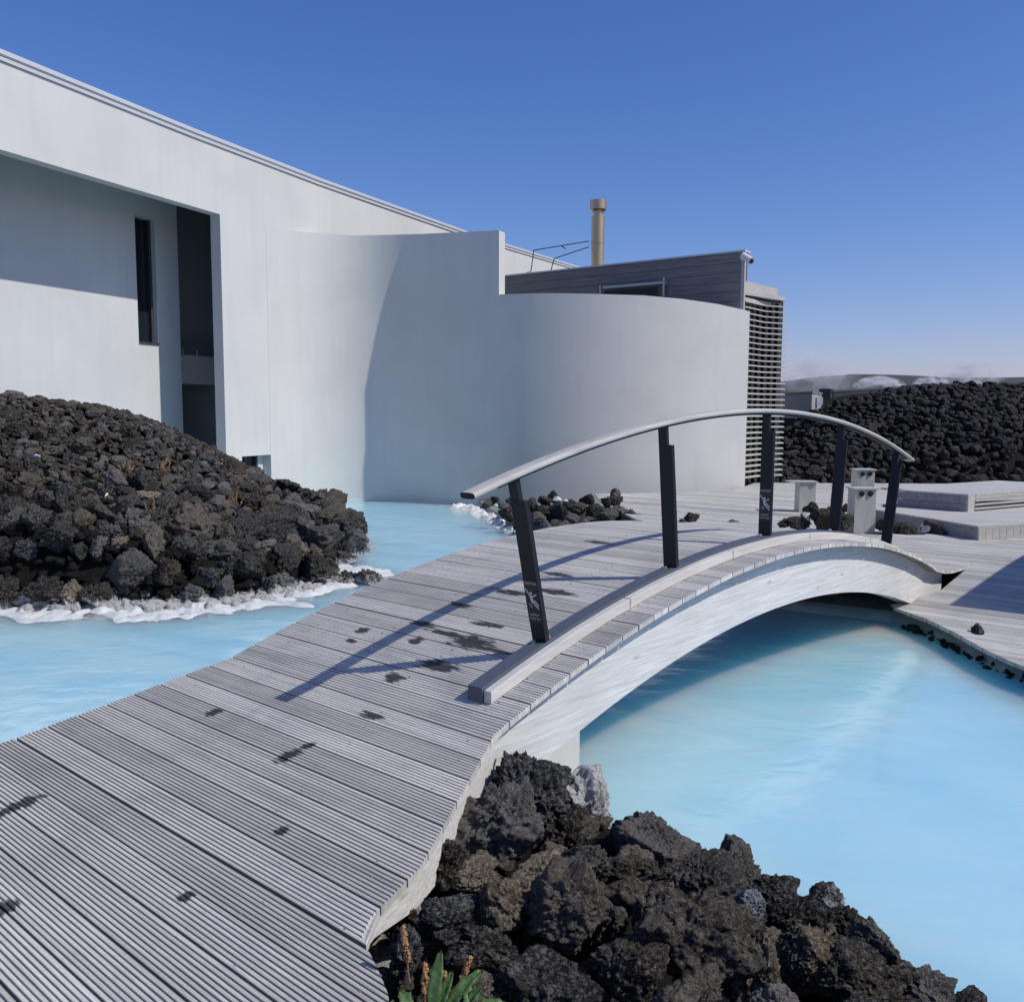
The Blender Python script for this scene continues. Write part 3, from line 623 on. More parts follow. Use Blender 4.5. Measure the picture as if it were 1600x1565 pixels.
mb.wall(inn(LA, h1, .08), inn(LC, h2, .08), 2.46, 2.55, 2.46, 2.55, .8); mb.build('fascia', M['louvre'], ext)
mb = MB(); mb.wall(inn(LA, h1, .25), inn(FB, h1, .25), 2.3, zf - .2, 2.3, zf - .2, 2); mb.build('upper_block', M['cladding'], ext)
# flue
fl = aty(930.5, 640, 24); flue = empty('flue', (fl[0], fl[1], 2.0)); tag(flue, 'bronze coloured steel flue pipe with round cap above the timber extension', 'chimney')
zz = lambda y: aty(930, y, 24)[2]
MB().cyl((fl[0], fl[1], 2), (fl[0], fl[1], zz(338)), .168, n=32).cyl((fl[0], fl[1], zz(378)), (fl[0], fl[1], zz(381)), .178, n=32).build('pipe', M['flue'], flue, False)
MB().cyl((fl[0], fl[1], zz(337.5)), (fl[0], fl[1], zz(331)), .12, .12, n=32).cyl((fl[0], fl[1], zz(331)), (fl[0], fl[1], zz(328)), .15, .205, n=32).cyl((fl[0], fl[1], zz(328)), (fl[0], fl[1], zz(313.5)), .212, n=32).build('cap', M['flue'], flue)
mb = MB()
for a, b, Ya, Yb in (((920, 377), (834, 391), 24, 23.2), ((920, 386), (866, 404), 24, 23.6), ((866, 404), (857, 436), 23.6, 23.8), ((834, 391), (828, 436), 23.2, 24), ((877, 384), (884, 389), 23.6, 23.7)):
    mb.cyl(aty(*a, Ya), aty(*b, Yb), .012, n=6)
mb.build('stay_rods', M['post'], flue)
for (x, y, r_), lb in (((809, 436, .12), 'small white domed roof vent left of its grey twin'), ((829, 434, .15), 'small grey domed roof vent below the flue stay rods')):
    P = aty(x, y, 24); vs = []; fs = []
    for j in range(6):
        for i in range(12): a = j / 5 * math.pi / 2; b = i / 12 * 6.2832; vs.append((P[0] + r_ * math.cos(a) * math.cos(b), P[1] + r_ * math.cos(a) * math.sin(b), P[2] + r_ * 1.2 * math.sin(a)))
    fs = [(j * 12 + i, j * 12 + (i + 1) % 12, (j + 1) * 12 + (i + 1) % 12, (j + 1) * 12 + i) for j in range(5) for i in range(12)]
    o = MB().add(vs, fs).cyl((P[0], P[1], P[2] - .5), tuple(P), r_ * .5).build('roof_vent', M['white'] if x < 820 else M['flash'], smooth=True); tag(o, lb, 'roof vent', 'roof vents')
# security camera
P = aty(1157, 401, 19.45); cc = empty('security_camera', tuple(P)); tag(cc, 'small white security camera on the top corner of the timber extension', 'camera')
MB().cyl(P, aty(1163, 400, 19.35), .02).build('bracket', M['white'], cc)
a, b = aty(1161, 400, 19.33), aty(1174, 408, 19.1); MB().cyl(a, b, .075, n=14).cyl(b, b + (b - a) * .05, .05, n=14, mi=1).build('housing', [M['white'], M['black']], cc)
# small camera on the louvre edge
# ------------------------------------------------------------------ far small structures
a = aty(1222, 640, 29)[:2]; b = aty(1268, 640, 26.5)[:2]; c_ = aty(1283, 640, 28.2)[:2]
hut = empty('concrete_hut', (a[0], a[1], -1.7)); tag(hut, 'low grey concrete service building between the louvred corner and the lava mound', 'building')
zz1 = aty(1268, 615, 26.5)[2]
vs = [(*a, -1.8), (*b, -1.8), (*c_, -1.8), (*(c_ + a - b), -1.8)]; vs += [(x, y, zz1) for x, y, _ in vs]
MB().add(vs, [(0, 1, 2, 3), (4, 5, 6, 7), (0, 1, 5, 4), (1, 2, 6, 5), (2, 3, 7, 6), (3, 0, 4, 7)]).build('wall', M['concrete'], hut)
mb = MB(); m_ = (a + b + c_) / 3
mb.add([((x - m_[0]) * 1.05 + m_[0], (y - m_[1]) * 1.05 + m_[1], zz1 + dz) for dz in (.003, .07) for x, y, _ in vs[:4]], [(0, 1, 2, 3), (4, 5, 6, 7), (0, 1, 5, 4), (1, 2, 6, 5), (2, 3, 7, 6), (3, 0, 4, 7)]).build('roof', M['cladding'], hut)
P = aty(1277, 626, 27.3); MB().box(P[0] - .08, P[0] + .1, P[1] - .2, P[1] + .1, P[2] - .12, P[2] + .1).build('vent', M['white'], hut)
# dark green screen wall on the mound
a = aty(1299, 640, 30)[:2]; b = aty(1450, 640, 36)[:2]; scr = empty('screen_wall', (a[0], a[1], -1.7)); tag(scr, 'long dark green sheet screen wall behind the crest of the right lava mound', 'wall')
za, zb_ = aty(1299, 613, 30)[2], aty(1450, 604, 36)[2]
MB().wall(a, b, -1.8, za, -1.8, zb_, .2).build('panel', M['darkgreen'], scr); MB().wall(a - (b - a) * .012, a + (b - a) * .02, -1.8, za + .12, -1.8, za + .12, .4).build('end_post', M['frame'], scr)
MB().wall(a + (0, -.05), b + (0, -.05), za + .002, za + .06, zb_ + .002, zb_ + .06, .3).build('coping', M['frame'], scr)
# unseen box added right of the frame to cast the lower boardwalk shadow
hc = math.radians(39); dc = np.array([math.sin(hc), math.cos(hc)]); dn = np.array([math.cos(hc), -math.sin(hc)]); K0 = np.array([4.05, 8.3]) + 2.1 * np.array([math.sin(SUN_AZ), math.cos(SUN_AZ)])
caster = empty('shadow_caster', (*K0, -1.8)); tag(caster, 'unseen grey timber box added right of the view to shade the lower boardwalk', 'shadow caster')
mb = MB(); A = [K0, K0 + dc * 7, K0 + dc * 7 + dn * 3, K0 + dn * 3]; vs = [(*p, -1.8) for p in A] + [(*p, .4) for p in A]
mb.add(vs, [(0, 1, 2, 3), (4, 5, 6, 7), (0, 1, 5, 4), (1, 2, 6, 5), (2, 3, 7, 6), (3, 0, 4, 7)]); mb.build('wall', M['caster'], caster)
mb = MB(); mb.add([(*p, .402) for p in A] + [(*p, .45) for p in A], [(0, 1, 2, 3), (4, 5, 6, 7), (0, 1, 5, 4), (1, 2, 6, 5), (2, 3, 7, 6), (3, 0, 4, 7)]); mb.build('roof', M['flash'], caster)

# ------------------------------------------------------------------ platforms, bollards
def planked(name, A, Bp, L, z0, z1, lab, cat, endwood=True, hplanks=0):
    # A: near corner, Bp: unit vectors (a along left-back edge, b along right edge), L lengths
    root = empty(name, (A[0], A[1], z0)); tag(root, lab, cat); a, b = Bp; A = np.array(A)
    mb = MB(); n = int(L[0] / .12)
    for i in range(n):
        p = A + a * (L[0] * i / n); q = A + a * (L[0] * (i + 1) / n - .006)
        P = [p - b * .012, q - b * .012, q + b * L[1], p + b * L[1]]; mb.hexa([(*x, z1 - .03) for x in P], [(*x, z1) for x in P])
    t_ = mb.build('top', M['top'], root)
    mb = MB(); k = int(L[1] / .11)
    for i in range(k):                                       # right-hand face of upright boards
        p = A + b * (L[1] * i / k); q = A + b * (L[1] * (i + 1) / k - .005); P = [p, q, q + a * .03, p + a * .03]; mb.hexa([(*x, z0) for x in P], [(*x, z1 - .031) for x in P])
    mb.build('side_boards', M['top'], root)
    mb = MB(); hp = max(1, hplanks); hh = (z1 - .031 - z0) / hp
    for i in range(hp):
        P = [A + a * .031, A + a * L[0], A + a * L[0] + b * .03, A + a * .031 + b * .03]; mb.hexa([(*x, z0 + hh * i) for x in P], [(*x, z0 + hh * (i + 1) - .006) for x in P])
    mb.build('front_planks', M['cladding2'], root)
    mb = MB(); P = [A + a * .04 + b * .04, A + a * (L[0] - .04) + b * .04, A + a * (L[0] - .04) + b * (L[1] - .04), A + a * .04 + b * (L[1] - .04)]; mb.hexa([(*x, z0) for x in P], [(*x, z1 - .032) for x in P]); mb.build('core', M['frame'], root)
    return root
M['top'] = wood('pale_platform_wood', (.46, .45, .44), 0, .12); M['cladding2'] = wood('grey_platform_wood', (.30, .30, .31), 0, .2)
def un(x, y): v = np.array([x, y], float); return v / np.linalg.norm(v)
planked('low_platform', (5.87, 11.38), (un(-.28, 1), un(1, .32)), (2.6, 6.0), -1.60, -1.42, 'wide low pale timber platform step behind the planter of lava rocks', 'platform')
box2 = planked('bench_platform', (6.53, 13.0), (un(-.68, .72), un(1, .60)), (1.02, .16), -1.42, -1.165, 'raised grey timber bench block on the low platform with slatted side', 'bench', hplanks=2)
mb = MB(); A0 = np.array([6.53, 13.0]); b_ = un(1, .60); a_ = un(-.68, .72)
for k in range(4): P = [A0 + b_ * .17, A0 + b_ * 3.2, A0 + b_ * 3.2 + a_ * .05, A0 + b_ * .17 + a_ * .05]; mb.hexa([(*x, -1.40 + k * .06) for x in P], [(*x, -1.37 + k * .06) for x in P])
o = mb.build('side_slats', M['louvre'], box2)
mb = MB(); n = 7
for i in range(n):
    p = A0 + b_ * .165 + a_ * (1.4 * i / n); q = A0 + b_ * .165 + a_ * (1.4 * (i + 1) / n - .008); mb.hexa([(*x, -1.195) for x in (p, q, q + b_ * 3.1, p + b_ * 3.1)], [(*x, -1.165) for x in (p, q, q + b_ * 3.1, p + b_ * 3.1)])
mb.build('slatted_top', M['top'], box2)
def bollard(x0, x1, ytop, ybot, z, name, lab, lens=True, flap=0):
    a = atz(x0, ybot, z); b = atz(x1, ybot, z); Y = a[1]; zt_ = aty((x0 + x1) / 2, ytop, Y)[2]; wd = b[0] - a[0]; cx_ = (a[0] + b[0]) / 2
    root = empty(name, (cx_, Y, z)); tag(root, lab, 'bollard light' if lens else 'vent box', 'pale metal boxes on the far boardwalk')
    MB().box(a[0], cx_ - .002, Y, Y + wd * .9, z, zt_).box(cx_ + .002, b[0], Y + .012, Y + wd * .9, z, zt_ - .004).build('body', M['lampmetal'], root, bevel=.004)
    MB().box(a[0] - .02 - flap, b[0] + .02, Y - .02, Y + wd, zt_ + .001, zt_ + .02).build('lid', M['lampmetal'], root)
    if lens:
        for sx in (-1, 1): MB().cyl((cx_ + sx * wd * .2, Y - .012, zt_ - .055), (cx_ + sx * wd * .2, Y - .001 + .012 * (sx > 0), zt_ - .055), .035, n=16).build('lamp_lens', M['post'], root)
bollard(1333.5, 1367, 765, 833, DZ, 'bollard_light', 'wide pale metal box light in front of its smaller twin behind the handrail')
bollard(1337, 1364.5, 735, 800, DZ, 'bollard_light', 'narrow pale metal box light standing behind the wider one')
bollard(1248, 1274, 754, 800, DZ, 'vent_box', 'short silvery metal box with overhanging lid behind a lava rock', False, .14)

# ------------------------------------------------------------------ rocks
import bmesh
def ico(sub):
    bm = bmesh.new(); bmesh.ops.create_icosphere(bm, subdivisions=sub, radius=1); bm.verts.ensure_lookup_table()
    v = np.array([x.co for x in bm.verts]); f = np.array([[q.index for q in x.verts] for x in bm.faces]); bm.free(); return v, f
def cells(p, s=0):
    p = np.asarray(p, float) + 1000; i = np.floor(p).astype(np.int64); d1 = np.full(len(p), 9.); out = np.zeros(len(p))
    for dx in (-1, 0, 1):
        for dy in (-1, 0, 1):
            for dz in (-1, 0, 1):
                c = i + np.array([dx, dy, dz]); q = np.stack([c[:, a] + .5 + .45 * _h(c[:, 0], c[:, 1], c[:, 2], s + 11 * a + 3) for a in range(3)], 1)
                d = ((p - q) ** 2).sum(1); m_ = d < d1; d1 = np.where(m_, d, d1); out = np.where(m_, _h(c[:, 0], c[:, 1], c[:, 2], s + 77), out)
    return out
def rockshape(v, seed, fine=1, facets=11):
    r_ = np.random.default_rng(seed); n = v / np.linalg.norm(v, axis=1, keepdims=True); o = r_.uniform(0, 50, 3)
    rad = 1.08 + .42 * vnoise(n * 1.25 + o, seed) + .20 * (1 - 2 * np.abs(vnoise(n * 2.3 + o, seed + 1)))
    pn = r_.normal(size=(facets, 3)); pn /= np.linalg.norm(pn, axis=1, keepdims=True); ph = r_.uniform(.50, .98, facets)
    dt = n @ pn.T; lim = np.where(dt > .15, ph / np.maximum(dt, .15), 9).min(1); rad = np.minimum(rad, lim + .02)
    rad += .10 * (.5 - np.abs(vnoise(n * 4.2 + o, seed + 2))) + .05 * vnoise(n * 8 + o, seed + 2)
    wv = n + .12 * np.stack([vnoise(n * 4 + o + k_ * 9, seed + k_) for k_ in range(3)], 1)
    rad += .085 * cells(wv * 2.6 + o, seed + 20) + .045 * cells(wv * 6.5 + o, seed + 21)
    if fine > 1: rad += .018 * cells(wv * 16 + o, seed + 22)
    if not fine: rad += .11 * vnoise(n * 5 + o, seed + 8) + .05 * vnoise(n * 9 + o, seed + 9)
    if fine: rad += -.085 * np.clip(.42 - worley(n * 4.6 + o, seed), 0, 1) / .42 + .035 * vnoise(n * 12 + o, seed + 3)
    if fine > 1: rad += -.040 * np.clip(.45 - worley(n * 11 + o, seed + 5), 0, 1) / .45 - .022 * np.clip(.45 - worley(n * 24 + o, seed + 5), 0, 1) / .45 + .022 * vnoise(n * 30 + o, seed + 6) + .012 * vnoise(n * 55 + o, seed + 7)
    sc = np.array([1, r_.uniform(.62, .9), r_.uniform(.5, .78)])
    return n * rad[:, None] * sc
def fastmesh(name, v, f, m, smooth=True, tone=None):
    me = bpy.data.meshes.new(name); nf = len(f); me.vertices.add(len(v)); me.vertices.foreach_set('co', np.asarray(v, np.float32).ravel())
    me.loops.add(nf * 3); me.loops.foreach_set('vertex_index', np.asarray(f, np.int32).ravel()); me.polygons.add(nf)
    me.polygons.foreach_set('loop_start', np.arange(nf, dtype=np.int32) * 3)
    if smooth: me.polygons.foreach_set('use_smooth', np.ones(nf, bool))
    me.materials.append(m); 
    if tone is not None: at = me.attributes.new('tone', 'FLOAT', 'POINT'); at.data.foreach_set('value', np.asarray(tone, np.float32))
    me.update(); me.validate(); return me
v6, f6 = ico(6); v5, f5 = ico(5); v4, f4 = ico(4); v3, f3 = ico(3)
HI = [rockshape(v6, 100 + i, 2, 9) for i in range(9)]
MIDR = [rockshape(v4, 300 + i, 1) for i in range(10)]; MID5 = [rockshape(v5, 330 + i, 2) for i in range(6)]
LOWR = [rockshape(v3, 400 + i, 0, 16) for i in range(14)]
cache = {}
def rock(P, size, shape, matn, rot=None, kind='HI', flat=1., label=None, group=None, name='lava_rock', stretch=1.):
    key = (kind, shape, matn)
    if key not in cache:
        arr, f = {'HI': (HI, f6), 'MID': (MIDR, f4), 'M5': (MID5, f5)}[kind]
        cache[key] = fastmesh(name, arr[shape], f, M[matn], kind != 'MID')
    o = coll(bpy.data.objects.new(name, cache[key])); o.location = tuple(P); o.scale = (size * stretch, size, size * flat)
    o.rotation_euler = rot if rot is not None else (random.uniform(-.5, .5), random.uniform(-.5, .5), random.uniform(0, 6.28)); tag(o, label, 'lava rock', group); return o
def rubble(name, pts, sizes, m, label=None, cat='lava rubble'):
    V = []; Fs = []; T = []; b = 0
    for P, s_ in zip(pts, sizes):
        a = rng.uniform(0, 6.28, 3); Rm = np.array(Matrix.Rotation(a[0], 3, 'Z') @ Matrix.Rotation(a[1] * .2, 3, 'X')); sh = LOWR[rng.integers(len(LOWR))]
        V.append((sh @ Rm.T) * s_ + np.array(P)); Fs.append(f3 + b); T.append(np.full(len(sh), rng.random())); b += len(sh)
    me = fastmesh(name, np.concatenate(V), np.concatenate(Fs), m, False, np.concatenate(T)); o = coll(bpy.data.objects.new(name, me)); tag(o, label, cat, None, 'stuff'); return o
# --- left mound
def moundL(X, Y):
    A = np.interp(X, [-14, -9, -6.7, -5.6, -5.05, -3.95, -3.2, -2.75, -2.4, -2.15], [2.3, 2.2, 2.10, 1.96, 1.80, 1.28, .86, .70, .58, -.15])
    yf = np.interp(X, [-12, -5.09, -3.5, -2.85, -2.6, -2.3], [8.55, 8.95, 9.02, 9.3, 9.6, 10.3]); yr = 12.1
    t = np.clip((Y - yf) / (yr - yf), 0, 1); back = np.clip((Y - 12.8) / 2.6, 0, 1)
    h = np.where(Y < yf, -.25, (.30 * np.clip(t * 9, 0, 1) + .70 * t ** .85) * A)
    wl = np.clip((.42 * Y - 13.6 - X) / .2, 0, 1)
    return WZ + h * (1 - back) * (1 - wl) - .3 * back - .3 * wl
def moundbase(name, fn, xs, ys, m, label):
    nx, ny = len(xs), len(ys); XX, YY = np.meshgrid(xs, ys); Z = fn(XX.ravel(), YY.ravel()) - .07 + .05 * vnoise(np.stack([XX.ravel() * 3, YY.ravel() * 3, 0 * XX.ravel()], 1))
    v = np.stack([XX.ravel(), YY.ravel(), Z], 1); I = np.arange(nx * ny).reshape(ny, nx); a, b, c, d_ = I[:-1, :-1].ravel(), I[:-1, 1:].ravel(), I[1:, 1:].ravel(), I[1:, :-1].ravel()
    me = fastmesh(name, v, np.concatenate([np.stack([a, b, c], 1), np.stack([a, c, d_], 1)]), m); o = coll(bpy.data.objects.new(name, me)); tag(o, label, None, None, 'structure'); return o
moundbase('lava_mound_ground', moundL, np.linspace(-11, -1.4, 90), np.linspace(8.3, 16, 80), M['rubble'], None)
def scatter(fn, xr, yr, n, rfn, ok, sep=.80):
    out = []; grid = {}
    for _ in range(n * 40):
        X = rng.uniform(*xr); Y = rng.uniform(*yr)
        if not ok(X, Y): continue
        r_ = rfn(X, Y) * rng.choice([.7, .85, 1., 1.15, 1.5], p=[.25, .25, .25, .17, .08]) * rng.uniform(.9, 1.1); g_ = (int(X / .5), int(Y / .5)); bad = False
        for i in (-1, 0, 1):
            for j in (-1, 0, 1):
                for (x, y, q) in grid.get((g_[0] + i, g_[1] + j), ()):
                    if (x - X) ** 2 + (y - Y) ** 2 < ((q + r_) * sep) ** 2: bad = True; break
                if bad: break
            if bad: break
        if bad: continue
        grid.setdefault(g_, []).append((X, Y, r_)); out.append((X, Y, r_))
        if len(out) >= n: break
    return out
def hL(X, Y): return float(moundL(np.array([X]), np.array([Y]))[0])
def okL(X, Y): z = hL(X, Y); return z > WZ - .02 and X > .42 * Y - 13.6 and Y < 13.9 and X > -1.02 * Y + 1.5 - 0 and abs(X) / Y < .66
def rL(X, Y):
    h = hL(X, Y) - WZ; return float(np.interp(h, [0, .4, .9, 1.6, 2.4], [.21, .19, .12, .085, .07]))
pl = scatter(moundL, (-8.8, -1.6), (8.8, 13.9), 1250, rL, okL, .62)
pl.sort(key=lambda p: -p[2] / p[1]); NIND = 150
cols = ['lava'] * 6 + ['lava_brown'] * 3 + ['lava_grey'] * 4 + ['lava_tan'] * 1
def zone(X, Y, r_):
    return hL(X, Y) - WZ
LM = [(60, 718, 'the leftmost white stone'), (158, 780, 'the flat white stone'), (203, 730, 'the left orange sprig'), (258, 730, 'the right orange sprig'), (250, 800, 'the tall dry yellow weed'), (368, 785, 'the bushy orange weed'), (415, 835, 'the bright green weed'),
      (492, 885, 'the big tip boulder'), (400, 880, 'the large grey boulder'), (340, 905, 'the bluish leaning rock'), (452, 772, 'the flat dark slab'), (142, 748, 'the tiny green weed')]
def pix(P):
    x, y, z = P; d_ = y * math.cos(PITCH) - z * math.sin(PITCH); u_ = y * math.sin(PITCH) + z * math.cos(PITCH); return 800 + F * 1600 * x / d_, 782.5 - F * 1600 * u_ / d_
def landmark(P):
    x, y = pix(P); c_ = sorted((math.hypot(x - a, y - b), a, b, t) for a, b, t in LM)[0]; dx, dy = x - c_[1], y - c_[2]
    h_ = '' if abs(dx) < abs(dy) * .5 else ('left of' if dx < 0 else 'right of'); v_ = '' if abs(dy) < abs(dx) * .5 else ('above' if dy < 0 else 'below')
    if c_[0] > 95: h_ = 'far ' + h_ if h_ else h_; v_ = ('well ' + v_) if v_ and not h_ else v_
    return (v_ + ' and ' + h_ if v_ and h_ else v_ or h_) + ' ' + c_[3]
for i, (X, Y, r_) in enumerate(pl[:NIND]):
    h = zone(X, Y, r_); mt = random.choice(cols); 
    cname = {'lava': 'black', 'lava_brown': 'brown', 'lava_grey': 'grey', 'lava_tan': 'tan'}[mt]
    szw = 'large ' if r_ > .2 else ('small ' if r_ < .13 else '')
    lab = szw + cname + ' lava rock ' + landmark((X, Y, hL(X, Y))) + ' on the mound'
    rock((X, Y, hL(X, Y) + r_ * .28), r_ * 1.2, i % 6, mt, kind='M5', label=lab, group='lava rocks of the left mound' + (' bottom row' if h < .45 else ' slope'))
rest = pl[NIND:]
for q, mt in enumerate(('lava', 'lava_brown', 'lava_grey')):
    sub = [p for k, p in enumerate(rest) if k % 3 == q]; rubble('lava_rubble', [(X, Y, hL(X, Y) + r_ * .1) for X, Y, r_ in sub], [r_ * 1.1 for *_, r_ in sub], M[mt], 'small %s lava stones piled over the left mound' % {'lava': 'black', 'lava_brown': 'brownish', 'lava_grey': 'greyish'}[mt])
sm = [(X, Y) for X, Y in zip(rng.uniform(-8.3, -1.8, 2400), rng.uniform(9.0, 13.0, 2400)) if okL(X, Y) and hL(X, Y) > WZ + .85]
rubble('lava_gravel', [(X, Y, hL(X, Y) + .03) for X, Y in sm], rng.uniform(.03, .065, len(sm)), M['lava_brown'], 'fine brown lava chips between the stones of the left mound')
sm = [(X, Y) for X, Y in zip(rng.uniform(-7.4, -1.8, 1500), rng.uniform(8.9, 10.4, 1500)) if okL(X, Y) and hL(X, Y) < WZ + 1.1]
rubble('lava_rubble', [(X, Y, hL(X, Y) + .02) for X, Y in sm], rng.uniform(.05, .10, len(sm)), M['rubble'], 'shade-black lava stones wedged between the large rocks at the foot of the left mound')
# notable stones on the left mound
def onL(x, y):
    v = ray(x, y); t0 = 8.5
    for k in range(600):
        P = v * (t0 + k * .01)
        if P[2] < hL(P[0], P[1]): break
    return P
for (x, y, r_, mt, lb) in [(60, 718, .07, 'silica', 'leftmost white silica stone on the left mound'), (158, 780, .075, 'silica', 'flat white stone low on the left mound'), (345, 728, .04, 'silica', 'tiny pointed white stone high on the left mound'),
                          (452, 772, .19, 'lava', 'flat dark slab of lava topping the right shoulder of the mound'), (437, 760, .09, 'lava', 'pointed lava rock standing on the right shoulder of the mound')]:
    P = onL(x, y); rock(P + np.array([0, 0, r_ * .6]), r_, 2 if mt == 'lava' else 4, mt, kind='M5', flat=.6 if r_ != .09 else 1.2, label=lb, name='lava_rock' if mt == 'lava' else 'white_stone')['category'] = 'stone' if mt == 'silica' else 'lava rock'
# corner boulders at the tip of the mound
for (x, y, r_, z, sh, mt, lb) in [(492, 885, .27, -1.78, 0, 'lava', 'big black lava boulder at the pool tip of the left mound'), (470, 870, .26, -1.72, 1, 'lava_grey', 'big grey lava boulder left of the tip boulder of the mound'), (500, 838, .19, -1.5, 3, 'lava', 'black lava boulder stacked on the tip of the left mound'),
                                  (400, 880, .30, -1.72, 2, 'lava_grey', 'large smooth grey lava boulder above the white crust of the mound'), (340, 905, .20, -1.80, 4, 'lava_grey', 'bluish lava rock leaning above the crust left of the large boulder')]:
    P = atz(x, y, z); rock(P, r_, sh, mt, kind='M5', label=lb, flat=1.05)
# silica crust along the shore
def crust(name, line, wid, hgt, label, seed):
    c = catmull([np.array(p) for p in line], 34); V = []; nn = 22
    for i, p in enumerate(c):
        t = c[min(i + 1, len(c) - 1)] - c[max(i - 1, 0)]; t = t / np.linalg.norm(t); n_ = np.array([t[1], -t[0]]); ww = wid * (1 + .5 * float(vnoise([[i * .07, seed, 0]])[0]))
        for k in range(nn):
            u_ = k / (nn - 1); q = p + n_ * (u_ - .45) * ww * 1.6
            V.append((q[0], q[1], WZ - .012 + hgt * max(0, math.sin(math.pi * min(1, u_ * 1.0)) ) * (1 + .8 * float(vnoise([[q[0] * 6, q[1] * 6, seed]])[0]) + .6 * float(vnoise([[q[0] * 15, q[1] * 15, seed]])[0]) + .35 * float(vnoise([[q[0] * 34, q[1] * 34, seed]])[0])) - .02 * (k in (0, nn - 1))))
    n_ = len(c); fs = [(i * nn + k, i * nn + k + 1, (i + 1) * nn + k + 1, (i + 1) * nn + k) for i in range(n_ - 1) for k in range(nn - 1)]
    o = MB().add(V, fs).build(name, M['silica'], smooth=True); tag(o, label, 'silica crust', None, 'stuff'); return o
crust('silica_crust', [(-9, 8.4), (-7, 8.6), (-5.09, 8.85), (-4.2, 8.92), (-3.5, 8.92), (-3.1, 9.0), (-2.75, 9.2), (-2.45, 9.55), (-2.15, 10.05), (-2.0, 10.7), (-2.05, 11.4)], .58, .036, 'white silica crust lining the foot of the left lava mound at the water', 3)
crust('silica_crust', [(-1.1, 18.55), (-.75, 18.2), (-.45, 17.2), (-.30, 16.3), (-.02, 15.2), (.1, 14.3)], .30, .06, 'white silica crust along the shore in front of the curved wall', 5)
CL = catmull([np.array(p) for p in [(-7.2, 8.75), (-5.09, 9.0), (-4.2, 9.03), (-3.5, 9.03), (-3.1, 9.12), (-2.8, 9.32), (-2.5, 9.7), (-2.2, 10.2)]], 12); cp = []
for p in CL:
    for k in range(2): cp.append((p[0] + rng.uniform(-.12, .12), p[1] + rng.uniform(-.22, .05), WZ + rng.uniform(-.03, .02)))
rubble('silica_stones', cp, rng.uniform(.05, .13, len(cp)), M['lava_crust'], 'white silica coated stones half sunk at the foot of the left mound', 'silica crust')
# --- shore rocks by the wall
SH = [(760, 788, .12), (772, 782, .10), (785, 790, .13), (800, 782, .14), (812, 800, .14), (790, 800, .11), (828, 790, .16), (838, 810, .15), (850, 782, .15), (848, 800, .17), (866, 778, .18), (872, 800, .2), (888, 788, .17), (895, 810, .16), (905, 795, .18), (920, 780, .15),
      (925, 800, .19), (945, 805, .16), (955, 785, .22), (966, 800, .22), (960, 772, .14), (985, 808, .15), (1000, 810, .12), (1020, 812, .09), (1010, 812, .1), (1078, 812, .13), (1070, 818, .1), (1145, 822, .14), (1175, 828, .10), (808, 822, .13), (825, 830, .12), (850, 825, .16), (880, 822, .15)]
for i, (x, y, r_) in enumerate(SH):
    Y = 15.5 if x < 1040 else 13.2; P = aty(x, y, Y - (y - 785) * .055 * (x < 1040)); P[2] = max(P[2], -1.95)
    big = {18: 'tall black lava rock, highest of the shore rocks beside the boardwalk', 25: 'brownish lava rock alone on the boardwalk edge left of the middle post', 27: 'triangular black lava rock left of the sticker post at the bridge crest'}.get(i)
    rock(P, r_, i % 10, 'lava_brown' if i == 25 else ('lava_grey' if i % 7 == 3 else 'lava'), kind='MID', label=big or ('black lava rock in the low shore row before the curved white wall' if i % 7 != 3 else 'greyish lava rock in the low shore row before the curved white wall'), group=None if big else ('shore rocks before the curved wall' if i % 7 != 3 else 'greyish shore rocks'), flat=1.1)
for x, y, r_, lb in [(871, 781, .09, 'white stone lying on top of the shore rocks'), (884, 783, .05, 'tiny white stone right of the larger white shore stone'), (775, 790, .05, 'small white stone at the left end of the shore rocks'), (898, 816, .10, 'white crusted stone at the bridge side of the shore rocks')]:
    rock(aty(x, y, 15.0), r_, 4, 'silica', kind='MID', label=lb, name='white_stone')['category'] = 'stone'
pts = [(x, y, -1.80) for x, y in zip(rng.uniform(-.45, 2.8, 330), rng.uniform(11.0, 17.0, 330)) if (x > np.interp(y, [11, 14.3, 16.5, 18], [1.9, .15, -.25, -.6])) and x < np.interp(y, [11, 12, 13.4, 16.1, 17], [3.0, 2.6, 1.95, 1.7, .6])]
rubble('lava_rubble', pts, rng.uniform(.09, .17, len(pts)), M['lava'], 'small black lava stones filling the shore beside the far boardwalk')
# --- planter rocks before the low platform
PLT = [(1268, 795, .16, 'lava', 'pointed black lava rock standing before the silvery vent box'), (1245, 815, .2, 'lava', None), (1290, 812, .24, 'lava_brown', 'wide brownish lava rock in the planter behind the fourth post'), (1262, 806, .10, 'lava_crust', 'white dusted stone wedged between planter rocks'), (1225, 818, .10, 'lava', None),
       (1318, 815, .18, 'lava', None), (1385, 822, .2, 'lava_brown', None), (1410, 828, .17, 'lava', None), (1438, 828, .14, 'lava_pale', 'pale whitish lava rock in the planter before the low platform'), (1465, 832, .15, 'lava', None), (1490, 830, .17, 'lava_brown', None), (1515, 832, .13, 'lava', None), (1452, 820, .1, 'lava', None), (1305, 802, .12, 'lava', None), (1322, 794, .10, 'lava', None), (1390, 795, .12, 'lava', None), (1300, 796, .08, 'lava', None)]
for i, (x, y, r_, mt, lb) in enumerate(PLT):
    Y = 12.0 if y > 799 else 13.6; P = aty(x, y, Y); P[2] = max(P[2], -1.62) if i else P[2]
    rock(P, r_, (i * 3) % 10, mt, kind='MID', flat=.9, label=lb or ('%s lava rock among others in the planter before the low platform' % ('brown' if mt == 'lava_brown' else 'black')), group=None if lb else 'planter rocks ' + ('brown' if mt == 'lava_brown' else 'black'))
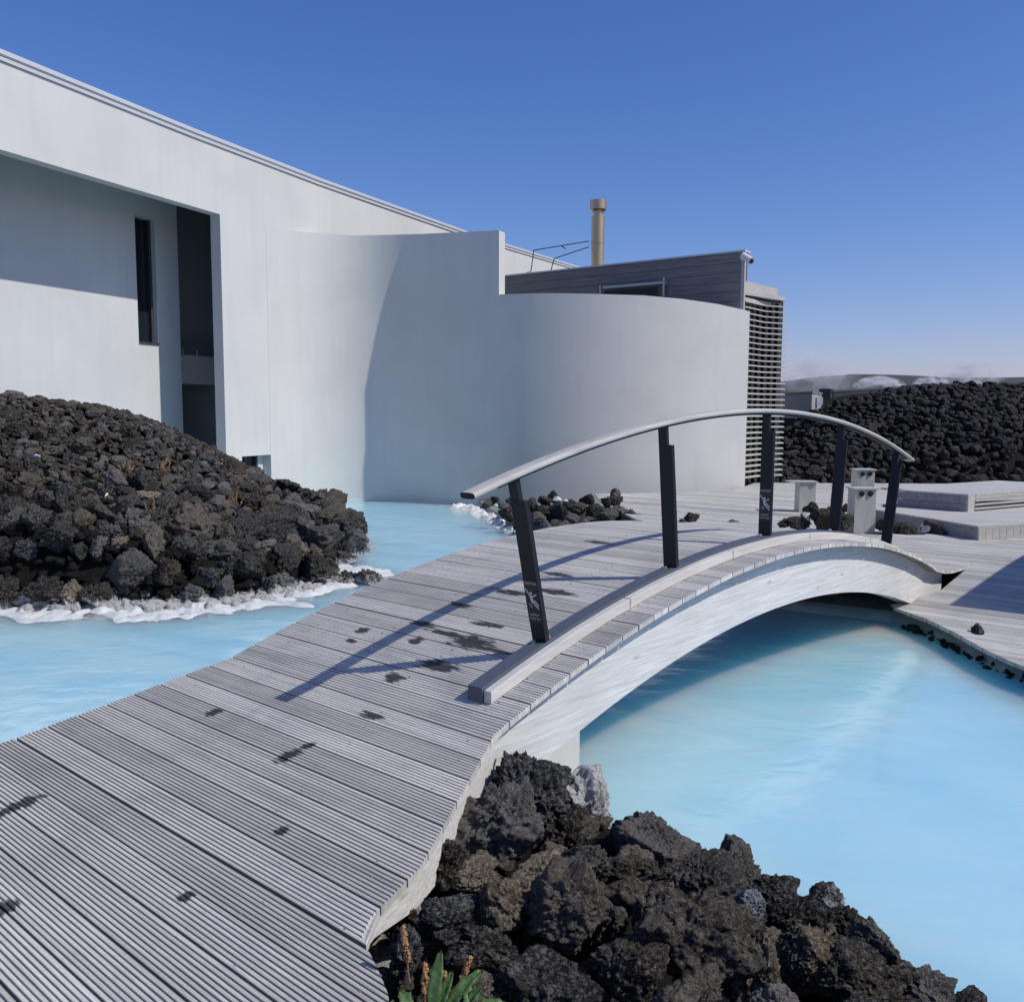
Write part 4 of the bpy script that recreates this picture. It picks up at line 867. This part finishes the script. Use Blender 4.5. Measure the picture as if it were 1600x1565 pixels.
rock(atz(1528, 985, -1.79), .085, 3, 'lava_grey', kind='MID', label='single grey lava stone lying at the edge of the lower boardwalk', flat=.9)
# bank edge stones under the lower boardwalk
pts = [(np.interp(y, [5.2, 6.4, 6.9, 7.4, 7.9, 8.46], [4.1, 3.88, 3.74, 3.72, 3.72, 3.62]) + rng.uniform(-.08, .02), y, -1.975 + rng.uniform(-.02, .05)) for y in rng.uniform(5.2, 8.3, 110)]
rubble('lava_rubble', pts, rng.choice([.015, .022, .03, .045], len(pts)) * rng.uniform(.8, 1.2, len(pts)), M['bare'], 'small stained lava stones under the edge of the lower boardwalk')
# --- right mound
def moundR(X, Y):
    A = np.interp(X, [5.6, 6.4, 7.3, 8.6, 9.5, 10.5, 11.4, 12.6, 14, 20, 26], [0, .28, .75, 1.50, 1.86, 2.12, 2.27, 2.30, 2.28, 2.3, 2.3]); t = np.clip((Y - 20.6) / 4.6, 0, 1)
    return -1.62 + A * (.18 * np.clip(t * 8, 0, 1) + .82 * t ** .8) - .08 * (t <= 0)
def hR(X, Y): return float(moundR(np.array([X]), np.array([Y]))[0])
moundbase('right_mound_ground', moundR, np.linspace(5.4, 26, 100), np.linspace(20.3, 31, 50), M['rubble'], None)
okR = lambda X, Y: X / Y < .62 and X > 5.9
pr_ = scatter(moundR, (5.9, 17), (20.6, 26.4), 1050, lambda X, Y: .155, okR, .60)
pr_.sort(key=lambda p: -p[2] / p[1])
for i, (X, Y, r_) in enumerate(pr_[:50]): rock((X, Y, hR(X, Y) + .03), r_ * 1.15, i % 10, 'lava_far', kind='MID', label='dark lava boulder among the stones of the right mound behind the platforms', group='boulders of the right mound')
rest = pr_[50:]; rubble('lava_rubble', [(X, Y, hR(X, Y) + .03) for X, Y, _ in rest], [r_ * 1.1 for *_, r_ in rest], M['lava_far'], 'dark lava stones covering the right mound')
# --- foreground pile
FG = [(828, 1238, 84, -1.66, 1, 'lava_grey', .95, 'blue black flat topped lava boulder under the footbridge beam'), (914, 1272, 70, -1.80, 7, 'lava_crust', 1.15, 'lava rock crusted with white silica at the pool edge'), (885, 1310, 52, -1.78, 2, 'lava_brown', .9, 'brown lava rock directly below the white crusted rock'),
      (790, 1295, 66, -1.66, 3, 'lava', 1.1, 'black lava boulder left of the white crusted rock'), (692, 1345, 64, -1.68, 4, 'lava_brown', 1.0, 'grainy brown lava rock against the deck edge of the footbridge'), (1015, 1325, 62, -1.78, 5, 'lava', 1.25, 'dark pointed lava boulder right of the white crusted rock'),
      (1100, 1385, 70, -1.74, 6, 'lava', 1.0, 'long dark lava boulder sloping down to the pale stone'), (1150, 1368, 55, -1.84, 7, 'lava', 1.0, 'rounded black lava rock at the pool edge above the pale stone'), (1172, 1408, 30, -1.62, 8, 'lava_pale', 1.0, 'smooth pale blue grey stone in the foreground pile'),
      (785, 1412, 46, -1.58, 1, 'lava_tan', 1.1, 'tan porous lava rock in the middle of the foreground pile'), (918, 1345, 44, -1.66, 8, 'lava', 1.0, 'black lava rock in the hollow below the brown one'), (895, 1430, 82, -1.58, 2, 'lava_brown', 1.0, 'largest brown lava boulder at the centre of the foreground pile'),
      (690, 1430, 44, -1.60, 5, 'lava_grey', 1.0, 'light grey clinker beside the orange flower spike'), (740, 1370, 36, -1.60, 7, 'lava_tan', .9, 'small tan flecked lava rock above the grey clinker'), (1030, 1425, 58, -1.62, 0, 'lava_brown', 1.0, 'brown lava boulder right of the largest brown one'), (1100, 1480, 78, -1.58, 3, 'lava_brown', 1.1, 'tall brown lava boulder with pale crest near the bottom'),
      (1185, 1520, 62, -1.60, 4, 'lava_tan', 1.3, 'upright lava boulder with light tan face at the bottom'), (1245, 1440, 48, -1.72, 6, 'lava_brown', 1.0, 'rust brown lava rock right of the pale stone'), (1262, 1490, 56, -1.68, 1, 'lava_tan', .9, 'olive tan lava rock above the bottom right boulders'), (1315, 1440, 42, -1.82, 8, 'lava', 1.0, 'black lava rock at the pool edge above the olive tan one'),
      (1375, 1488, 46, -1.80, 0, 'lava', 1.05, 'round black lava rock sticking out into the pool'), (1330, 1540, 60, -1.72, 2, 'lava_brown', 1.0, 'brown lava rock at the bottom right of the pile'), (1440, 1556, 50, -1.82, 3, 'lava', .9, 'dark lava rock at the bottom edge nearest the pool'),
      (975, 1520, 78, -1.56, 5, 'lava_brown', 1.0, 'broad brown lava boulder at the bottom centre'), (850, 1540, 74, -1.56, 6, 'lava', .95, 'broad dark lava boulder right of the dock leaves'), (636, 1490, 46, -1.64, 7, 'lava_grey', 1.0, 'dark grey lava rock tucked under the deck corner'), (760, 1480, 56, -1.64, 4, 'lava', .9, 'shaded black lava rock behind the dock leaves'),
      (625, 1425, 46, -1.72, 0, 'lava', .9, 'black lava rock wedged under the flared deck edge'), (1080, 1560, 60, -1.54, 7, 'lava_brown', .9, 'brown lava rock cut by the bottom of the view'), (1220, 1590, 66, -1.56, 8, 'lava', .9, 'dark lava boulder below the upright tan one'), (1360, 1605, 66, -1.66, 5, 'lava', .9, 'dark lava boulder at the bottom right corner'),
      (735, 1580, 52, -1.56, 2, 'lava_brown', .8, 'small brown lava rock under the dock leaves'), (955, 1440, 40, -1.60, 7, 'lava', 1.0, 'dark lava rock between two brown boulders'), (1050, 1370, 40, -1.72, 4, 'lava', 1.0, 'small black lava rock on the long dark boulder'), (1210, 1400, 36, -1.80, 3, 'lava', 1.0, 'small black lava rock just right of the pale stone'),
      (1500, 1590, 52, -1.88, 6, 'lava', .9, 'lava rock half under water at the corner of the pile'), (745, 1245, 36, -1.74, 8, 'lava', 1.2, 'black lava rock between the deck edge and the flat topped boulder'), (850, 1370, 38, -1.62, 5, 'lava_tan', 1.0, 'speckled lava rock over the largest brown boulder'), (1290, 1400, 30, -1.90, 1, 'lava', 1.0, 'low black lava rock between two pool edge rocks')]
for i, (x, y, r_, z, sh, mt, fl_, lb) in enumerate(FG):
    P = atz(x, y, z); size = r_ * P[1] / 1426 * 1.12
    rr = random.Random(i * 7 + 1); rock(P, size, sh, mt, rot=(rr.uniform(-.4, .4), rr.uniform(-.4, .4), rr.uniform(0, 6.28)), label=lb, flat=fl_)
# pile body and filler below the boulders
def inpile(x, y): return y < 5.0 and x < np.interp(y, [1.5, 2.79, 3.13, 3.47, 3.65, 3.95, 4.2, 4.9], [2.4, 1.55, 1.32, 1.12, .95, .75, .42, .26]) - .08 and x > -1.2
def pileh(X, Y):
    xe = np.interp(Y, [0, 2.79, 3.13, 3.47, 3.65, 3.95, 4.2, 4.9], [3.6, 1.6, 1.38, 1.18, 1.0, .82, .45, .30]); dd = np.clip((xe - X) / .55, -1, 1) * np.clip((5.05 - Y) / .5, -1, 1)
    N_ = X * nv[0] + Y * nv[1]; s_ = X * dv[0] + Y * dv[1]; dd = dd * np.where((N_ < np.interp(s_, *near_r) + .03) | (s_ < 1.35), .5, 1) if np.ndim(dd) else dd
    return np.where((dd > 0) & (X < xe) & (Y < 5.05), WZ - .03 + .27 * dd, WZ - .25)
moundbase('foreground_pile_ground', lambda X, Y: pileh(X, Y), np.linspace(-2.2, 3.4, 80), np.linspace(1.2, 5.3, 60), M['rubble'], None)
fp = [(x, y) for x, y in zip(rng.uniform(-1.1, 2.2, 520), rng.uniform(1.6, 4.9, 520)) if inpile(x, y) and x * nv[0] + y * nv[1] > np.interp(x * dv[0] + y * dv[1], *near_r) + .05]
V = []; Fs = []; T = []; b = 0
for x, y in fp:
    sh = MIDR[rng.integers(10)]; s_ = rng.uniform(.04, .09); V.append(sh * s_ + np.array([x, y, float(pileh(np.array([x]), np.array([y]))[0]) + rng.uniform(-.02, .03)])); Fs.append(f4 + b); T.append(np.full(len(sh), rng.random())); b += len(sh)
o = coll(bpy.data.objects.new('lava_rubble', fastmesh('lava_rubble', np.concatenate(V), np.concatenate(Fs), M['lava_brown'], True, np.concatenate(T)))); tag(o, 'small lava stones filling gaps between the foreground boulders', 'lava rubble', None, 'stuff')

# ------------------------------------------------------------------ plants
def leafmat(name, a, b_):
    m = mat(name, a, .5); g = NG(m); q = g.noise(g.tc.outputs['Object'], 45, 5, .7); g.out(g.mix(g.ramp(q, [(.35, 0), (.7, 1)]), a, b_), None, g.bump(q, .8, .006)); m.node_tree.nodes['Principled BSDF'].inputs['Subsurface Weight'].default_value = .0; return m
M['leaf'] = leafmat('dock_leaf_green', (.04, .085, .022), (.10, .17, .05)); M['seed'] = leafmat('dry_seed_orange', (.20, .09, .03), (.36, .19, .07)); M['stem'] = leafmat('dry_stem', (.16, .10, .05), (.25, .16, .08))
def leaf(mb, base, heading, length, width, lift, droop, rr):
    n = 10; h = np.array([math.sin(heading), math.cos(heading)]); sd = np.array([math.cos(heading), -math.sin(heading)]); vs = []
    for i in range(n + 1):
        t = i / n; rdist = length * t * math.cos(lift); z = length * (math.sin(lift) * t - droop * t * t); ww = width * math.sin(math.pi * min(1, t * .93 + .07)) ** .8 * (1 + .12 * math.sin(i * 2.3))
        for k in (-1, -.5, 0, .5, 1):
            p = base[:2] + h * rdist + sd * k * ww; vs.append((p[0], p[1], base[2] + z + abs(k) * ww * .45 + .004 * math.sin(i * 1.9 + k * 3)))
    mb.add(vs, [(i * 5 + k, i * 5 + k + 1, i * 5 + 6 + k, i * 5 + 5 + k) for i in range(n) for k in range(4)])
def spike(P, h, lean, rr, beads=70, rb=.006, wid=.012):
    mb = MB(); ms = MB(); top = P + np.array([lean[0], lean[1], h]); ms.cyl(P, top, .003, .0015, n=6)
    for k in range(beads):
        t = .35 + .65 * k / beads; c_ = P + (top - P) * t; a = rr.uniform(0, 6.28); q = wid * rr.uniform(.2, 1) * (1.1 - t * .6); c_ = c_ + np.array([math.cos(a) * q, math.sin(a) * q, rr.uniform(-.004, .004)]); s_ = rb * rr.uniform(.6, 1.2)
        mb.add([c_ + s_ * np.array(v) for v in ((1, 0, 0), (-1, 0, 0), (0, 1, 0), (0, -1, 0), (0, 0, 1.3), (0, 0, -1.3))], [(0, 2, 4), (2, 1, 4), (1, 3, 4), (3, 0, 4), (2, 0, 5), (1, 2, 5), (3, 1, 5), (0, 3, 5)])
    return ms, mb
rr = random.Random(4)
b0 = atz(672, 1590, -1.55); dock = empty('dock_plant', tuple(b0)); tag(dock, 'green dock plant with long leaves and orange spikes beside the deck corner', 'plant')
for hd, L, wd, li, dr, off in ((.35, .17, .020, 1.15, .08, (0, 0)), (.62, .13, .016, 1.0, .15, (.015, .0)), (.9, .18, .022, .75, .25, (.03, 0)), (1.35, .18, .022, .5, .3, (.04, -.02)), (1.1, .12, .016, .9, .2, (.07, -.01)), (-.5, .10, .018, .8, .4, (-.05, .0)), (2.0, .16, .03, .5, .3, (.05, -.02)), (-1.2, .10, .02, .6, .4, (-.06, -.01)), (.1, .12, .02, .9, .3, (.10, -.03))):
    mb = MB(); leaf(mb, b0 + np.array([*off, 0]), hd, L, wd, li, dr, rr); o = mb.build('leaf', M['leaf'], dock, True); sm_ = o.modifiers.new('s', 'SOLIDIFY'); sm_.thickness = .0015
for (x, y, h, ln) in ((640, 1535, .15, (-.02, .03)), (664, 1570, .11, (0, .01)), (716, 1555, .10, (.03, .02)), (634, 1590, .05, (0, 0)), (700, 1560, .08, (-.01, .0))):
    P = atz(x, y, -1.60); a, c_ = spike(P, h, ln, rr); o = a.build('stem', M['stem'], dock); s2 = c_.build('seed_head', M['seed'], None); s2.parent = o; s2.data.transform(Matrix.Translation(-Vector(dock.location)))
for i, (x, y, sz, lab, kind) in enumerate([(203, 730, .18, 'dry orange weed sprig on the upper left mound left of its twin', 'dry'), (258, 730, .20, 'dry orange weed sprig on the upper left mound right of its twin', 'dry'), (250, 800, .22, 'tall dry yellow weed low on the middle of the left mound', 'dry'), (368, 785, .24, 'bushy dry orange weed near the right shoulder of the mound', 'dry'),
                                          (415, 835, .12, 'small bright green weed on the right of the left mound', 'green'), (142, 748, .08, 'tiny green weed on the left half of the left mound', 'green'), (118, 757, .06, 'very small yellow green weed beside the tiny green one', 'green')]):
    P = onL(x, y + 12) + np.array([0, -.05, .02]); root = empty('weed', tuple(P)); tag(root, lab, 'plant')
    if kind == 'dry':
        ms, mh = MB(), MB()
        for k in range(7):
            a, c_ = spike(P + np.array([rr.uniform(-.08, .08), rr.uniform(-.05, .05), 0]), sz * rr.uniform(.4, 1.1), (rr.uniform(-.10, .10), rr.uniform(-.05, .05)), rr, 22, .006, .014); ms.add(a.v, a.f); mh.add(c_.v, c_.f)
        ms.build('stem', M['stem'], root); mh.build('seed_head', M['seed'], root)
    else:
        mb = MB()
        for k in range(8): leaf(mb, P, k * .8, sz, sz * .28, rr.uniform(.5, 1.1), .3, rr)
        mb.build('foliage', leafmat('weed_green', (.10, .24, .04), (.16, .34, .07)), root)

# ------------------------------------------------------------------ steam from the geothermal field
def steam(P, size, dens, seed, label, thr=.45, nsc=2.6):
    m = bpy.data.materials.new('steam'); m.use_nodes = True; t = m.node_tree; t.nodes.remove(t.nodes['Principled BSDF']); out = t.nodes['Material Output']
    vol = t.nodes.new('ShaderNodeVolumePrincipled'); vol.inputs['Color'].default_value = (.95, .95, .97, 1); vol.inputs['Anisotropy'].default_value = .1
    tc = t.nodes.new('ShaderNodeTexCoord'); mp = t.nodes.new('ShaderNodeMapping'); mp.inputs['Location'].default_value = (seed, seed * 2, 0); nz = t.nodes.new('ShaderNodeTexNoise'); nz.inputs['Scale'].default_value = nsc; nz.inputs['Detail'].default_value = 6; nz.inputs['Distortion'].default_value = .6
    ln = t.nodes.new('ShaderNodeVectorMath'); ln.operation = 'LENGTH'; m1 = t.nodes.new('ShaderNodeMapRange'); m1.inputs[1].default_value = 1.; m1.inputs[2].default_value = .1; m1.inputs[3].default_value = 0; m1.inputs[4].default_value = 1
    m2 = t.nodes.new('ShaderNodeMapRange'); m2.inputs[1].default_value = thr; m2.inputs[2].default_value = thr + .22; mu = t.nodes.new('ShaderNodeMath'); mu.operation = 'MULTIPLY'; mu2 = t.nodes.new('ShaderNodeMath'); mu2.operation = 'MULTIPLY'; mu2.inputs[1].default_value = dens
    L = t.links.new; L(tc.outputs['Object'], mp.inputs['Vector']); L(mp.outputs[0], nz.inputs['Vector']); L(tc.outputs['Object'], ln.inputs[0]); L(ln.outputs['Value'], m1.inputs[0]); L(nz.outputs['Fac'], m2.inputs[0]); L(m1.outputs[0], mu.inputs[0]); L(m2.outputs[0], mu.inputs[1]); L(mu.outputs[0], mu2.inputs[0]); L(mu2.outputs[0], vol.inputs['Density']); L(vol.outputs[0], out.inputs['Volume'])
    v, f = ico(3) if False else (v3, f3); me = fastmesh('steam_plume', v, f, m); o = coll(bpy.data.objects.new('steam_plume', me)); o.location = tuple(P); o.scale = size; tag(o, label, 'steam', None, 'stuff'); return o
def st_px(x, y, Y, rx, ry, dens, seed, label, thr=.45): k = Y / 1426; steam(aty(x, y, Y), (rx * k, rx * k * .6, ry * k), dens / (rx * k), seed, label, thr)
st_px(1275, 582, 170, 75, 50, 3.6, 1, 'faint tall steam plume rising behind the louvred corner', .42)
st_px(1374, 603, 180, 42, 16, 50, 2.4, 'bright low white steam cloud above the green screen wall', .46)
st_px(1455, 604, 190, 34, 18, 40, 3.1, 'thin white steam wisp left of the mound crest', .50)
st_px(1515, 583, 200, 60, 30, 9, 4.2, 'soft steam drifting above the hills at the right', .46)

# ------------------------------------------------------------------ every repeated rock gets a label of its own
bpy.context.view_layer.update()
def ordw(k): return '%d%s' % (k, 'th' if 10 <= k % 100 <= 20 else {1: 'st', 2: 'nd', 3: 'rd'}.get(k % 10, 'th'))
byl = {}
for o in scene.objects:
    if o.parent is None and o.get('category') == 'lava rock': byl.setdefault(o['label'], []).append(o)
for lab, obs in byl.items():
    if len(obs) < 2: continue
    if 'mound' in lab and 'right mound' not in lab:
        obs.sort(key=lambda o: pix(o.location)[1]); n = len(obs)
        for k, o in enumerate(obs): o['label'] = ('upper ' if k == 0 else 'lower ') * (n == 2) + ('' if n == 2 else ordw(k + 1) + ' highest ') + lab.replace(' on the mound', '')
    else:
        obs.sort(key=lambda o: pix(o.location)[0])
        base = {'right mound': 'dark lava boulder, %s from the left among the big stones of the right mound', 'greyish': 'greyish lava rock, %s greyish one from the left in the shore row', 'shore row': 'black lava rock, %s black one from the left in the shore row',
                'black lava rock among': 'black lava rock, %s black one from the left in the planter', 'brown lava rock among': 'brown lava rock, %s brown one from the left in the planter'}
        t = next(v for k_, v in base.items() if k_ in lab)
        for k, o in enumerate(obs): o['label'] = t % ordw(k + 1)
